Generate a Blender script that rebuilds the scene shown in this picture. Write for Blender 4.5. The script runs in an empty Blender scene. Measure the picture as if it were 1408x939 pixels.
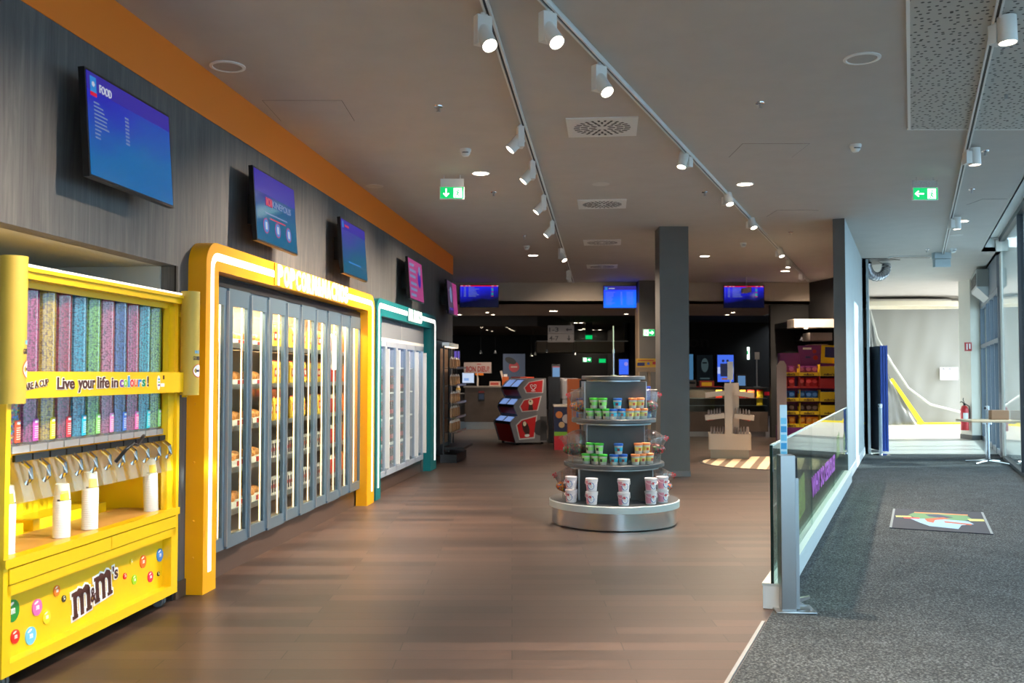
import bpy, bmesh, math, random
from mathutils import Matrix, Vector
from math import pi, sin, cos, radians as R
random.seed(7)
C = bpy.context.scene.collection
SC = bpy.context.scene

# ------------------------------------------------------------------ camera
cam = bpy.data.cameras.new('camera'); camo = bpy.data.objects.new('camera', cam); C.objects.link(camo)
camo.location = (0, 0, 1.5); camo.rotation_euler = (R(90) + math.atan(45.5 / 1280), 0, 0)
cam.sensor_width = 36; cam.lens = 36 * 1280 / 1408; cam.clip_end = 200
cam.dof.use_dof = True; cam.dof.focus_distance = 7.5; cam.dof.aperture_fstop = 3.2
SC.camera = camo
SC.view_settings.view_transform = 'Standard'; SC.view_settings.look = 'None'
SC.view_settings.gamma = 1; SC.view_settings.use_curve_mapping = False
SC.view_settings.exposure = 0.8
# ------------------------------------------------------------------ world and sun
w = bpy.data.worlds.new('world'); SC.world = w; w.use_nodes = True
bg = w.node_tree.nodes['Background']; bg.inputs[0].default_value = (0.82, 0.92, 1.0, 1); bg.inputs[1].default_value = 4.4
sun = bpy.data.lights.new('sun', 'SUN'); sun.energy = 7.5; sun.angle = R(.6); sun.color = (1, .93, .82)
suno = bpy.data.objects.new('sun', sun); C.objects.link(suno)
suno.rotation_euler = Vector((-.93, -.10, -.40)).to_track_quat('-Z', 'Y').to_euler()
PM = 8.0; DOWN_W = 260

# ------------------------------------------------------------------ materials
def lin(c):
    c = c / 255
    return c / 12.92 if c <= .04045 else ((c + .055) / 1.055) ** 2.4
def rgb(t): return (lin(t[0]), lin(t[1]), lin(t[2]), 1)
MATS = {}
def mat(name, col=(200, 200, 200), rough=.5, metal=0, emit=None, estr=1, alpha=1, trans=0, coat=0, spec=.5):
    if name in MATS: return MATS[name]
    m = bpy.data.materials.new(name); m.use_nodes = True; MATS[name] = m
    p = m.node_tree.nodes['Principled BSDF']
    p.inputs['Base Color'].default_value = rgb(col); p.inputs['Roughness'].default_value = rough
    p.inputs['Metallic'].default_value = metal; p.inputs['Alpha'].default_value = alpha
    p.inputs['Transmission Weight'].default_value = trans; p.inputs['Coat Weight'].default_value = coat
    p.inputs['Specular IOR Level'].default_value = spec
    if emit: p.inputs['Emission Color'].default_value = rgb(emit); p.inputs['Emission Strength'].default_value = estr
    m.diffuse_color = rgb(col)
    return m
def nodes(m): return m.node_tree.nodes, m.node_tree.links, m.node_tree.nodes['Principled BSDF']
def coords(n, l, scale=(1, 1, 1), kind='Object', rot=(0, 0, 0)):
    tc = n.new('ShaderNodeTexCoord'); mp = n.new('ShaderNodeMapping'); l.new(tc.outputs[kind], mp.inputs[0])
    mp.inputs['Scale'].default_value = scale; mp.inputs['Rotation'].default_value = rot
    return mp.outputs[0]
def ramp(n, l, src, stops, interp='LINEAR'):
    r = n.new('ShaderNodeValToRGB'); l.new(src, r.inputs[0]); e = r.color_ramp.elements; r.color_ramp.interpolation = interp
    while len(e) < len(stops): e.new(.5)
    for k, (p, c) in enumerate(stops): e[k].position = p; e[k].color = rgb(c)
    return r.outputs[0]
def noise(n, l, vec, scale, detail=4, rough=.6, dist=0):
    t = n.new('ShaderNodeTexNoise'); l.new(vec, t.inputs['Vector']); t.inputs['Scale'].default_value = scale
    t.inputs['Detail'].default_value = detail; t.inputs['Roughness'].default_value = rough; t.inputs['Distortion'].default_value = dist
    return t.outputs[0]
def mix(n, l, fac, a, b, mode='MIX'):
    m = n.new('ShaderNodeMix'); m.data_type = 'RGBA'; m.blend_type = mode
    if isinstance(fac, float): m.inputs[0].default_value = fac
    else: l.new(fac, m.inputs[0])
    for s, v in ((m.inputs[6], a), (m.inputs[7], b)):
        if isinstance(v, tuple): s.default_value = rgb(v)
        else: l.new(v, s)
    return m.outputs[2]
def bump(n, l, p, h, strength=.2, dist=.01):
    b = n.new('ShaderNodeBump'); b.inputs['Strength'].default_value = strength; b.inputs['Distance'].default_value = dist
    l.new(h, b.inputs['Height']); l.new(b.outputs[0], p.inputs['Normal'])
def glass(name, tint=(235, 248, 245), gloss=.04, rough=0.0, opacity=0.0, fresnel=1.45):
    m = bpy.data.materials.new(name); m.use_nodes = True; MATS[name] = m; n, l = m.node_tree.nodes, m.node_tree.links
    n.remove(n['Principled BSDF']); out = n['Material Output']
    t = n.new('ShaderNodeBsdfTransparent'); t.inputs[0].default_value = rgb(tint)
    g = n.new('ShaderNodeBsdfGlossy'); g.inputs['Roughness'].default_value = rough
    lw_ = n.new('ShaderNodeLayerWeight'); lw_.inputs[0].default_value = .5; pw_ = n.new('ShaderNodeMath'); pw_.operation = 'POWER'; l.new(lw_.outputs['Facing'], pw_.inputs[0]); pw_.inputs[1].default_value = 4.5
    f = n.new('ShaderNodeMath'); f.operation = 'MULTIPLY_ADD'; l.new(pw_.outputs[0], f.inputs[0]); f.inputs[1].default_value = .8; f.inputs[2].default_value = (fresnel - 1) ** 2 * .16; s = n.new('ShaderNodeMixShader')
    l.new(f.outputs[0], s.inputs[0]); l.new(t.outputs[0], s.inputs[1]); l.new(g.outputs[0], s.inputs[2]); last = s
    if opacity:
        d = n.new('ShaderNodeBsdfDiffuse'); d.inputs[0].default_value = rgb(tint); s2 = n.new('ShaderNodeMixShader'); s2.inputs[0].default_value = opacity
        l.new(s.outputs[0], s2.inputs[1]); l.new(d.outputs[0], s2.inputs[2]); last = s2
    l.new(last.outputs[0], out.inputs[0])
    return m

def wood_grey():
    m = mat('grey_wood_panel', rough=.55); n, l, p = nodes(m)
    v = coords(n, l, (1, 1, .09)); a = noise(n, l, v, 9, 8, .7, 1.2); v2 = coords(n, l, (1, 1, .03)); b = noise(n, l, v2, 60, 6, .7)
    c1 = ramp(n, l, a, [(.3, (44, 49, 56)), (.5, (78, 80, 83)), (.7, (112, 110, 108))])
    c2 = ramp(n, l, b, [(.3, (58, 61, 65)), (.7, (112, 110, 108))])
    l.new(mix(n, l, .55, c1, c2, 'MULTIPLY'), p.inputs['Base Color'])
    c3 = mix(n, l, .42, c1, c2); l.new(c3, p.inputs['Base Color']); bump(n, l, p, b, .1, .004)
    return m
def wood_floor():
    m = mat('brown_plank_floor', rough=.32); n, l, p = nodes(m)
    v = coords(n, l); br = n.new('ShaderNodeTexBrick'); l.new(v, br.inputs[0]); br.inputs['Scale'].default_value = 1
    br.inputs['Brick Width'].default_value = 1.22; br.inputs['Row Height'].default_value = .16; br.inputs['Mortar Size'].default_value = .003
    br.inputs['Color1'].default_value = rgb((98, 79, 71)); br.inputs['Color2'].default_value = rgb((60, 49, 45)); br.inputs['Mortar'].default_value = rgb((40, 33, 30))
    br.inputs['Bias'].default_value = -.1
    g = noise(n, l, coords(n, l, (1.2, 16, 1)), 5, 7, .7, .4)
    gc = ramp(n, l, g, [(.32, (95, 88, 84)), (.68, (245, 238, 232))])
    mm = mix(n, l, .75, br.outputs[0], gc, 'MULTIPLY')
    l.new(mm, p.inputs['Base Color']); bump(n, l, p, g, .08, .003)
    rr = n.new('ShaderNodeMapRange'); l.new(g, rr.inputs[0]); rr.inputs[3].default_value = .3; rr.inputs[4].default_value = .52; l.new(rr.outputs[0], p.inputs['Roughness'])
    return m
def carpet():
    m = mat('grey_speckled_carpet', rough=.95, spec=.1); n, l, p = nodes(m)
    v = coords(n, l); a = noise(n, l, v, 75, 3, .7); b = noise(n, l, v, 3, 2)
    c = ramp(n, l, a, [(.36, (36, 39, 42)), (.52, (64, 68, 70)), (.66, (104, 108, 110))]); d = ramp(n, l, b, [(.3, (200, 200, 200)), (.7, (255, 255, 255))])
    l.new(mix(n, l, .6, c, d, 'MULTIPLY'), p.inputs['Base Color']); bump(n, l, p, a, .6, .01)
    return m
def paint(name, col, amt=8, rough=.7, sc=3):
    m = mat(name, col, rough); n, l, p = nodes(m)
    a = noise(n, l, coords(n, l), sc, 5)
    l.new(ramp(n, l, a, [(.3, tuple(max(0, c - amt) for c in col)), (.7, tuple(min(255, c + amt) for c in col))]), p.inputs['Base Color'])
    return m
def candies(name, cols):
    m = mat(name, cols[0], rough=.25, coat=.3); n, l, p = nodes(m)
    v = n.new('ShaderNodeTexVoronoi'); l.new(coords(n, l), v.inputs['Vector']); v.inputs['Scale'].default_value = 90; v.inputs['Randomness'].default_value = .55
    edge = ramp(n, l, v.outputs['Distance'], [(.0, (255, 255, 255)), (.45, (225, 225, 225)), (.75, (135, 120, 130))])
    if len(cols) > 1:
        sep = n.new('ShaderNodeSeparateColor'); l.new(v.outputs['Color'], sep.inputs[0])
        base = ramp(n, l, sep.outputs[0], [(k / len(cols), c) for k, c in enumerate(cols)], 'CONSTANT')
    else: base = cols[0]
    l.new(mix(n, l, 1.0, base, edge, 'MULTIPLY'), p.inputs['Base Color']); bump(n, l, p, v.outputs['Distance'], -.6, .01)
    return m

# ------------------------------------------------------------------ mesh builder
class B:
    def __init__(s): s.v = []; s.f = []; s.m = []; s.sm = []; s.M = Matrix.Identity(4); s.mi = 0; s.smooth = False
    def add(s, vs, fs):
        o = len(s.v); s.v += [tuple(s.M @ Vector(v)) for v in vs]
        for f in fs: s.f.append([o + i for i in f]); s.m.append(s.mi); s.sm.append(s.smooth)
        return s
    def mat(s, i): s.mi = i; return s
    def at(s, M): s.M = M; return s
    def box(s, x0, y0, z0, x1, y1, z1):
        if x0 > x1: x0, x1 = x1, x0
        if y0 > y1: y0, y1 = y1, y0
        if z0 > z1: z0, z1 = z1, z0
        return s.add([(x0, y0, z0), (x1, y0, z0), (x1, y1, z0), (x0, y1, z0), (x0, y0, z1), (x1, y0, z1), (x1, y1, z1), (x0, y1, z1)],
                     [(3, 2, 1, 0), (4, 5, 6, 7), (0, 1, 5, 4), (1, 2, 6, 5), (2, 3, 7, 6), (3, 0, 4, 7)])
    def bbox(s, x0, y0, z0, x1, y1, z1, r=.01):   # box with chamfered vertical and horizontal edges
        bm = bmesh.new(); bmesh.ops.create_cube(bm, size=1)
        for v in bm.verts: v.co = Vector(((x0 + x1) / 2 + v.co.x * (x1 - x0), (y0 + y1) / 2 + v.co.y * (y1 - y0), (z0 + z1) / 2 + v.co.z * (z1 - z0)))
        bmesh.ops.bevel(bm, geom=bm.edges[:], offset=r, segments=2, profile=.5, affect='EDGES')
        bm.verts.index_update(); s.add([v.co[:] for v in bm.verts], [[v.index for v in f.verts] for f in bm.faces]); bm.free(); return s
    def lathe(s, prof, cx=0, cy=0, n=24, a0=0, a1=2 * pi, cap=True):   # prof: (r, z)
        full = abs(a1 - a0 - 2 * pi) < 1e-6; k = n if full else n + 1; vs = []; fs = []
        for r, z in prof:
            for i in range(k):
                a = a0 + (a1 - a0) * i / n; vs.append((cx + r * cos(a), cy + r * sin(a), z))
        for j in range(len(prof) - 1):
            for i in range(n if full else n):
                i2 = (i + 1) % k
                fs.append((j * k + i, j * k + i2, (j + 1) * k + i2, (j + 1) * k + i))
        if cap and full:
            if prof[0][0] > 1e-6: fs.append(tuple(range(k))[::-1])
            if prof[-1][0] > 1e-6: fs.append(tuple((len(prof) - 1) * k + i for i in range(k)))
        t = s.smooth; s.smooth = True; s.add(vs, fs); s.smooth = t; return s
    def cyl(s, cx, cy, z0, z1, r, n=20, r2=None):
        return s.lathe([(r, z0), (r if r2 is None else r2, z1)], cx, cy, n)
    def tube(s, pts, r, n=8):
        pts = [Vector(p) for p in pts]; vs = []; fs = []
        for i, p in enumerate(pts):
            d = (pts[min(i + 1, len(pts) - 1)] - pts[max(i - 1, 0)]).normalized()
            up = Vector((0, 0, 1)) if abs(d.z) < .9 else Vector((1, 0, 0)); a = d.cross(up).normalized(); b = d.cross(a)
            for k in range(n): vs.append(tuple(p + a * r * cos(2 * pi * k / n) + b * r * sin(2 * pi * k / n)))
        for i in range(len(pts) - 1):
            for k in range(n): fs.append((i * n + k, i * n + (k + 1) % n, (i + 1) * n + (k + 1) % n, (i + 1) * n + k))
        fs.append(tuple(range(n))[::-1]); fs.append(tuple((len(pts) - 1) * n + k for k in range(n)))
        t = s.smooth; s.smooth = True; s.add(vs, fs); s.smooth = t; return s
    def prism(s, poly, z0, z1):                   # poly in xy, extruded in z
        n = len(poly); vs = [(x, y, z0) for x, y in poly] + [(x, y, z1) for x, y in poly]
        return s.add(vs, [tuple(range(n))[::-1], tuple(range(n, 2 * n))] + [(i, (i + 1) % n, n + (i + 1) % n, n + i) for i in range(n)])
    def sheet(s, poly, y0, y1):                   # poly in xz (front view), extruded in y
        n = len(poly); vs = [(x, y0, z) for x, z in poly] + [(x, y1, z) for x, z in poly]
        return s.add(vs, [tuple(range(n)), tuple(range(n, 2 * n))[::-1]] + [(i, n + i, n + (i + 1) % n, (i + 1) % n) for i in range(n)])
    def disc(s, cx, cz, r, y0, y1, n=20, rx=None, rot=0):
        rx = rx or r
        return s.sheet([(cx + rx * cos(a) * cos(rot) - r * sin(a) * sin(rot), cz + rx * cos(a) * sin(rot) + r * sin(a) * cos(rot)) for a in [2 * pi * i / n for i in range(n)]], y0, y1)
    def ball(s, c, r, sx=1, sy=1, sz=1, n=12):
        pr = [(r * sin(pi * i / (n // 2)), -r * cos(pi * i / (n // 2))) for i in range(n // 2 + 1)]
        M0 = s.M; s.M = M0 @ Matrix.Translation(c) @ Matrix.Diagonal((sx, sy, sz, 1)); s.lathe([(max(a, 1e-4), z) for a, z in pr], n=n); s.M = M0; return s
    def text(s, string, x0, z0, w, h, y0=0, depth=.004, bold=0, keep=False):   # text fitted into a box of the xz plane, facing -y
        vs, fs, (ax, ay, bx, by) = textgeo(string, bold)
        sx = w / (bx - ax); sz = h / (by - ay)
        if keep: sx = sz = min(sx, sz)
        return s.add([(x0 + (v[0] - ax) * sx, y0 - v[2] * depth, z0 + (v[1] - ay) * sz) for v in vs], fs)
    def build(s, name, mats, parent=None, loc=None, rotz=0):
        me = bpy.data.meshes.new(name); me.from_pydata(s.v, [], s.f)
        for m in (mats if isinstance(mats, (list, tuple)) else [mats]): me.materials.append(m)
        for p, i, sm in zip(me.polygons, s.m, s.sm): p.material_index = i; p.use_smooth = sm
        if any(s.sm):
            try: me.set_sharp_from_angle(angle=R(40))
            except Exception: pass
        o = bpy.data.objects.new(name, me); C.objects.link(o)
        if parent: o.parent = parent
        if loc: o.location = loc
        if rotz: o.rotation_euler[2] = rotz
        return o
TG = {}
def textgeo(st, bold):
    if (st, bold) in TG: return TG[(st, bold)]
    c = bpy.data.curves.new('t', 'FONT'); c.body = st; c.extrude = .5; c.offset = bold; c.resolution_u = 3
    o = bpy.data.objects.new('t', c); C.objects.link(o); dg = bpy.context.evaluated_depsgraph_get(); dg.update()
    me = o.evaluated_get(dg).to_mesh(); vs = [(v.co.x, v.co.y, v.co.z + .5) for v in me.vertices]; fs = [tuple(p.vertices) for p in me.polygons]
    bpy.data.objects.remove(o); bpy.data.curves.remove(c)
    xs = [v[0] for v in vs]; ys = [v[1] for v in vs]
    TG[(st, bold)] = (vs, fs, (min(xs), min(ys), max(xs), max(ys))); return TG[(st, bold)]

def thing(name, label, cat, loc=(0, 0, 0), rotz=0, group=None):
    o = bpy.data.objects.new(name, None); C.objects.link(o); o.location = loc; o.rotation_euler = (0, 0, rotz); o.empty_display_size = .1
    o['label'] = label; o['category'] = cat
    if group: o['group'] = group
    return o
def tag(o, label, cat, group=None, kind=None):
    o['label'] = label; o['category'] = cat
    if group: o['group'] = group
    if kind: o['kind'] = kind
    return o
def struct(o): o['kind'] = 'structure'; return o
def copy_tree(o, parent=None):
    c = o.copy(); C.objects.link(c)
    if parent: c.parent = parent
    for ch in list(o.children): copy_tree(ch, c)
    return c
def place(o, loc, rotz, label=None, group=None):
    o.location = loc; o.rotation_euler[2] = rotz
    if label: o['label'] = label
    if group: o['group'] = group
    return o
# left wall frame: u runs along the wall, off stands out into the room
K = .1045; NK = math.hypot(1, K); TH = math.atan2(1, K)
def W(u, off=0, z=0): return (-2.905 + (u * K + off) / NK, (u - off * K) / NK, z)
# balustrade / window line direction
K2 = .429; N2 = math.hypot(1, K2); TH2 = math.atan2(1, K2)
def G(u, off=0, z=0): return (-.91 + (u * K2 + off) / N2, (u - off * K2) / N2, z)
def GV(ox, u, off=0, z=0): return (ox + (u * K2 + off) / N2, (u - off * K2) / N2, z)

# ------------------------------------------------------------------ shared materials
white = mat('white_plastic', (225, 225, 222), .45)
black = mat('black_plastic', (18, 18, 20), .4)
dark = mat('dark_metal', (30, 30, 33), .45, .3)
steel = mat('brushed_steel', (170, 172, 175), .3, 1)
chrome = mat('chrome', (215, 215, 218), .12, 1)
alu = mat('satin_aluminium', (165, 172, 178), .35, .8)
yel = mat('kiosk_yellow', (244, 196, 12), .35, coat=.3)
yel2 = mat('frame_yellow', (240, 165, 0), .4, coat=.2)
teal = mat('frame_teal', (0, 112, 118), .4)
redm = mat('red_plastic', (190, 20, 25), .35)
ledw = mat('white_light_strip', (255, 255, 255), emit=(255, 246, 236), estr=.75)
lamp = mat('lamp_lens', (255, 255, 255), emit=(255, 236, 214), estr=10)
clear = glass('clear_acrylic', (242, 243, 242), fresnel=1.85, opacity=.03, rough=.04)
pane = glass('clear_pane', (240, 248, 248), fresnel=1.35)
winglass = glass('window_glass', (225, 240, 245), fresnel=1.3)
greenglass = glass('green_tinted_glass', (205, 228, 222), fresnel=1.4)
glassedge = mat('glass_edge', (120, 175, 160), .1, trans=.3)
paper = mat('white_paper', (235, 235, 232), .7)
grn = mat('exit_sign_green', (0, 150, 80), emit=(0, 165, 85), estr=.9)
exw = mat('exit_sign_white', (255, 255, 255), emit=(235, 255, 245), estr=1.3)
greywood = wood_grey(); floorwood = wood_floor(); carp = carpet()
ceilm = paint('ceiling_plaster', (186, 180, 174), 3)
blackwall = mat('black_wall_paint', (20, 19, 20), .7)
darkceil = mat('dark_ceiling_paint', (34, 30, 29), .8)
greycol = paint('dark_grey_paint', (86, 84, 82), 3, .65)
lightgrey = paint('light_grey_paint', (172, 182, 184), 3, .6)
cream = paint('cream_paint', (214, 208, 196), 3, .6)
orange = mat('orange_paint', (236, 126, 20), .55)
dwood = mat('dark_laminate', (62, 56, 56), .5)

# ================================================================== SETTING
b = B(); b.prism([(-9, -5), (G(-5.4)[0], -5), (G(17.6 * N2)[0], 17.6), (6.9, 17.6), (10.9, 28.35), (10.9, 41), (-9, 41)], -.1, 0)
struct(b.build('floor', floorwood))
b = B(); b.prism([(G(-5.4)[0], -5), (9.35, -5), (9.35, 17.6), (G(17.6 * N2)[0], 17.6)], -.1, .004); struct(b.build('floor_carpet', carp))
b = B(); b.prism([(6.64, 17.6), (14.5, 17.6), (14.5, 28.8), (10.9, 28.8)], -.1, .002); struct(b.build('floor_corridor', paint('pale_polished_floor', (205, 203, 196), 5, .3)))
# thin dark edge strip between planks and carpet
b = B(); b.box(-4, .0, 0, 6.2, .02, .008); struct(b.build('trim_1', alu, None, G(0), TH2))
# ceilings
def cx(y): return 1.31 + .428 * y
b = B(); b.prism([(-9, -5), (cx(-5), -5), (cx(16.6), 16.6), (15, 16.6), (15, 29), (7.1, 29), (7.1, 22.25), (-9, 22.25)], 3.7, 3.78); struct(b.build('ceiling', ceilm))
b = B(); b.prism([(cx(-5), -5), (cx(-5) + .6, -5), (cx(16.6) + .6, 16.6), (cx(16.6), 16.6)], 3.95, 4.0); b.prism([(cx(-5) - .02, -5), (cx(-5), -5), (cx(16.6), 16.6), (cx(16.6) - .02, 16.6)], 3.7, 4.0)
b.box(cx(16.6) - .1, 16.6, 3.701, cx(16.6) + .42, 16.72, 4.0); struct(b.build('ceiling_cove', mat('white_ceiling', (222, 222, 218), .7)))
b = B(); b.box(-9, 22.2, 3.18, 7.15, 22.3, 3.7); b.box(-9, 22.2, 3.1801, 7.15, 26.5, 3.26); struct(b.build('ceiling_bulkhead', paint('beige_bulkhead', (178, 166, 152), 3)))
b = B(); b.box(-9, 26.5, 3.4, 9.6, 41, 3.5); b.box(-9, 26.5, 3.18, 9.0, 26.6, 3.5); struct(b.build('ceiling_hall', darkceil))
b = B(); b.prism([(-9, 27.5), (.75, 27.5), (2.2, 34), (-9, 34)], 2.94, 3.4); struct(b.build('ceiling_lowered', mat('grey_brown_ceiling', (78, 70, 64), .8)))
b = B(); b.box(.9, 34.0, 2.32, 4.25, 36, 2.7); b.mat(1).box(.9, 33.98, 2.7, 4.25, 36, 2.74); struct(b.build('trim_2', [mat('tan_panel', (150, 130, 108), .7), cream]))
# left wall with openings (local frame: x along wall, y into wall)
b = B()
b.box(-5, 0, 2.23, 17.35, .12, 3.7)
for a, c in ((-5, 3.4), (6.29, 6.6), (10.8, 11.42), (14.5, 15.5), (17.2, 17.35)): b.box(a, 0, 0, c, .12, 2.23)
b.box(15.5, .0, 2.1, 17.2, .12, 2.24); b.box(15.5, .5, 0, 17.2, .6, 2.1)
b.box(17.25, .12, 0, 17.35, 6, 3.7)
struct(b.build('wall_left', greywood, None, W(0), TH))
b = B(); b.box(-5, -.006, 3.35, 17.36, -.0005, 3.7); b.box(17.355, -.006, 3.35, 17.36, .12, 3.7); struct(b.build('trim_3', orange, None, W(0), TH))
b = B(); b.box(-5, -.012, .0, 3.4, 0, .11); b.box(6.29, -.012, 0, 6.44, 0, .11); b.box(15.2, -.012, 0, 15.5, 0, .11); struct(b.build('baseboard_left', mat('brown_base', (70, 56, 48), .5), None, W(0), TH))
# niche behind the dispenser
b = B(); b.box(3.4, .9, 0, 6.27, 1.0, 2.23); b.box(3.3, .12, 0, 3.4, 1.0, 2.23); b.box(6.27, .12, 0, 6.35, 1.0, 2.23); b.box(3.3, .121, 2.231, 6.35, 1.0, 2.3)
b.mat(1).box(6.262, .0, 0, 6.29, .012, 2.23)
struct(b.build('wall_niche', [paint('niche_grey', (176, 182, 178), 3), dark], None, W(0), TH))
# dark walls of the deep hall
b = B(); b.box(-9, 40, 0, 4.3, 40.2, 3.5); b.box(-9.2, 17, 0, -9, 40.2, 3.7); b.box(4.2, 34, 0, 10.9, 34.2, 3.5); b.box(4.1, 34, 0, 4.3, 40.2, 3.5); struct(b.build('wall_back', blackwall))
b = B(); b.prism([(7.1, 22.25), (7.35, 20.8), (6.48, 17.6), (6.60, 17.6), (10.7, 28.4), (10.8, 34.1), (10.6, 34.1), (9.9, 28.4)], 0, 3.7); b.box(6.2, 22.3, 0, 7.2, 22.45, 3.18)
struct(b.build('wall_hall_right', blackwall))
# light grey partition
b = B(); n = 13.04 * N2; e = 17.62 * N2
b.box(n, 0.001, .0, e, .16, 3.7); b.mat(1).box(n - .005, -.0, 0, n, .16, 3.7); b.mat(2).box(n, -.012, .005, e, 0, .14)
struct(b.build('wall_right', [lightgrey, greycol, mat('white_base', (220, 222, 222), .5)], None, G(0), TH2))
# near walls behind camera
b = B(); b.box(-5, -5.2, 0, 1.2, -5, 3.7); struct(b.build('wall_rear', cream))
# end wall of corridor, left wall of it
b = B(); b.box(10.2, 28.6, 0, 14.6, 28.8, 3.7); struct(b.build('wall_far', paint('pale_striped_wall', (150, 150, 144), 5)))
b = B(); b.prism([(6.72, 17.62), (10.92, 28.5), (10.96, 28.48), (6.76, 17.60)], 0, 3.7); struct(b.build('wall_corridor', lightgrey))
# windows on the right
WX = 1.65
def wl(y, off=0): return GV(WX, y * N2, off)
nwin = 1
fr_m = mat('dark_window_frame', (42, 46, 52), .4, .4)
yy = [-5 + .0, -1, 3, 7, 10.4, 13.72, 16.55]
for i in range(6):
    a, c = yy[i] * N2, yy[i + 1] * N2
    b = B(); b.box(a, -.05, 0, a + .06, .05, 3.95); b.box(a, -.05, 0, c, .05, .06); b.box(a, -.05, 3.87, c, .05, 3.95)
    if i < 3: b.box((a + c) / 2 - .03, -.05, 0, (a + c) / 2 + .03, .05, 3.9)
    o = struct(b.build('window_%d' % nwin, fr_m, None, GV(WX, 0), TH2))
    g = B(); g.box(a + .09, -.008, .06, c, .008, 3.87); g.build('window_pane', winglass, o); nwin += 1
b = B(); b.box(16.55 * N2, -.42, 0, 16.9 * N2, .02, 3.72); b.box(16.5 * N2, -.1, 3.7, 21.5 * N2, .1, 3.9); struct(b.build('trim_4', cream, None, GV(WX, 0), TH2))
# glazed side door between pilaster and column
a, c = 17.0 * N2, 21.4 * N2
b = B(); 
for q in (a, a + .9, a + 1.9, a + 2.9, c - .08): b.box(q, -.05, 0, q + .08, .05, 3.1)
b.box(a, -.05, 3.0, c, .05, 3.1); b.box(a, -.05, 2.1, c, .05, 2.18); b.box(a, -.04, 0, c, .04, .1); b.box(a, -.02, 3.1, c, .06, 3.72)
o = struct(b.build('door_1', mat('grey_door_frame', (110, 120, 132), .4, .4), None, GV(WX, 0), TH2))
g = B(); g.box(a + .05, -.006, .1, c - .05, .006, 3.0); g.build('door_pane', winglass, o)
h = B(); h.tube([(a + 1.0, -.05, 1.0), (a + 1.0, -.1, 1.0), (a + 1.12, -.1, 1.0)], .012); h.build('door_handle', chrome, o)
# corridor column and dark columns
b = B(); b.box(10.55, 21.4, 0, 10.97, 21.95, 3.7); b.mat(1).box(10.54, 21.39, 0, 10.975, 21.96, .11); struct(b.build('wall_column_white', [cream, greycol]))
b = B(); b.box(10.97, 21.6, 0, 14.5, 21.9, 3.7); struct(b.build('wall_corridor_right', cream))
def column(x0, y0, x1, y1, lab, strip=False):
    t = thing('column', lab, 'column', ((x0 + x1) / 2, (y0 + y1) / 2, 0)); w, d = (x1 - x0) / 2, (y1 - y0) / 2
    q = B(); q.box(-w, -d, .08, w, d, 3.7); q.build('shaft', greycol, t)
    q = B(); q.box(-w - .008, -d - .008, 0, w + .008, d + .008, .08); q.build('base_trim', mat('grey_base', (100, 100, 102), .5), t)
    if strip:
        q = B(); q.box(-w - .03, -d, .08, -w, d, 3.18); q.build('edge_strip', mat('tan_panel', (150, 130, 108)), t)
    else:
        q = B(); q.box(-.1, -d - .003, 3.2, .1, -d, 3.4); q.build('access_plate', greycol, t)
    return t
column(2.19, 13.76, 2.62, 14.2, 'tall dark grey square column behind the round sweets display')
column(2.97, 21.7, 3.45, 22.19, 'far dark column with a green exit sign, behind the big grey column', True)
# outside
b = B(); b.box(2, -30, -.3, 60, 60, -.12); struct(b.build('ground_outside', paint('grey_paving', (150, 155, 160), 8)))
b = B(); b.prism([(9, -26), (9.5, -26), (15.2, 16.0), (14.7, 16.0)], -.12, 7.6); struct(b.build('wall_sun_blocker', paint('pale_blocker', (190, 196, 205), 6)))  # unseen wall added outside to keep the sun off the near carpet
# ================================================================== LEFT WALL THINGS (front views: x right, y into the wall, z up)
# ---- menu screens
scr_black = mat('screen_bezel', (14, 14, 16), .3)
def screen_mat(name, top, bot, strength=.8, ang=0, hstripe=None):
    m = mat(name, (5, 5, 8), rough=.12, coat=.0); n, l, p = nodes(m)
    v = coords(n, l, (1, 1, 1), 'Generated'); s = n.new('ShaderNodeSeparateXYZ'); l.new(v, s.inputs[0])
    a = n.new('ShaderNodeMath'); a.operation = 'MULTIPLY_ADD'; l.new(s.outputs[0], a.inputs[0]); a.inputs[1].default_value = -.25; l.new(s.outputs[2], a.inputs[2])
    w_ = noise(n, l, v, 2.2, 3); a2 = n.new('ShaderNodeMath'); a2.operation = 'MULTIPLY_ADD'; l.new(w_, a2.inputs[0]); a2.inputs[1].default_value = .5; l.new(a.outputs[0], a2.inputs[2])
    c = ramp(n, l, a2.outputs[0], [(.4, bot), (1.2, top)]); l.new(c, p.inputs['Emission Color']); p.inputs['Emission Strength'].default_value = strength * .95
    return m
def emi(name, col, s=.8): return mat(name, (8, 8, 8), .2, emit=col, estr=s * .65)
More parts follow.
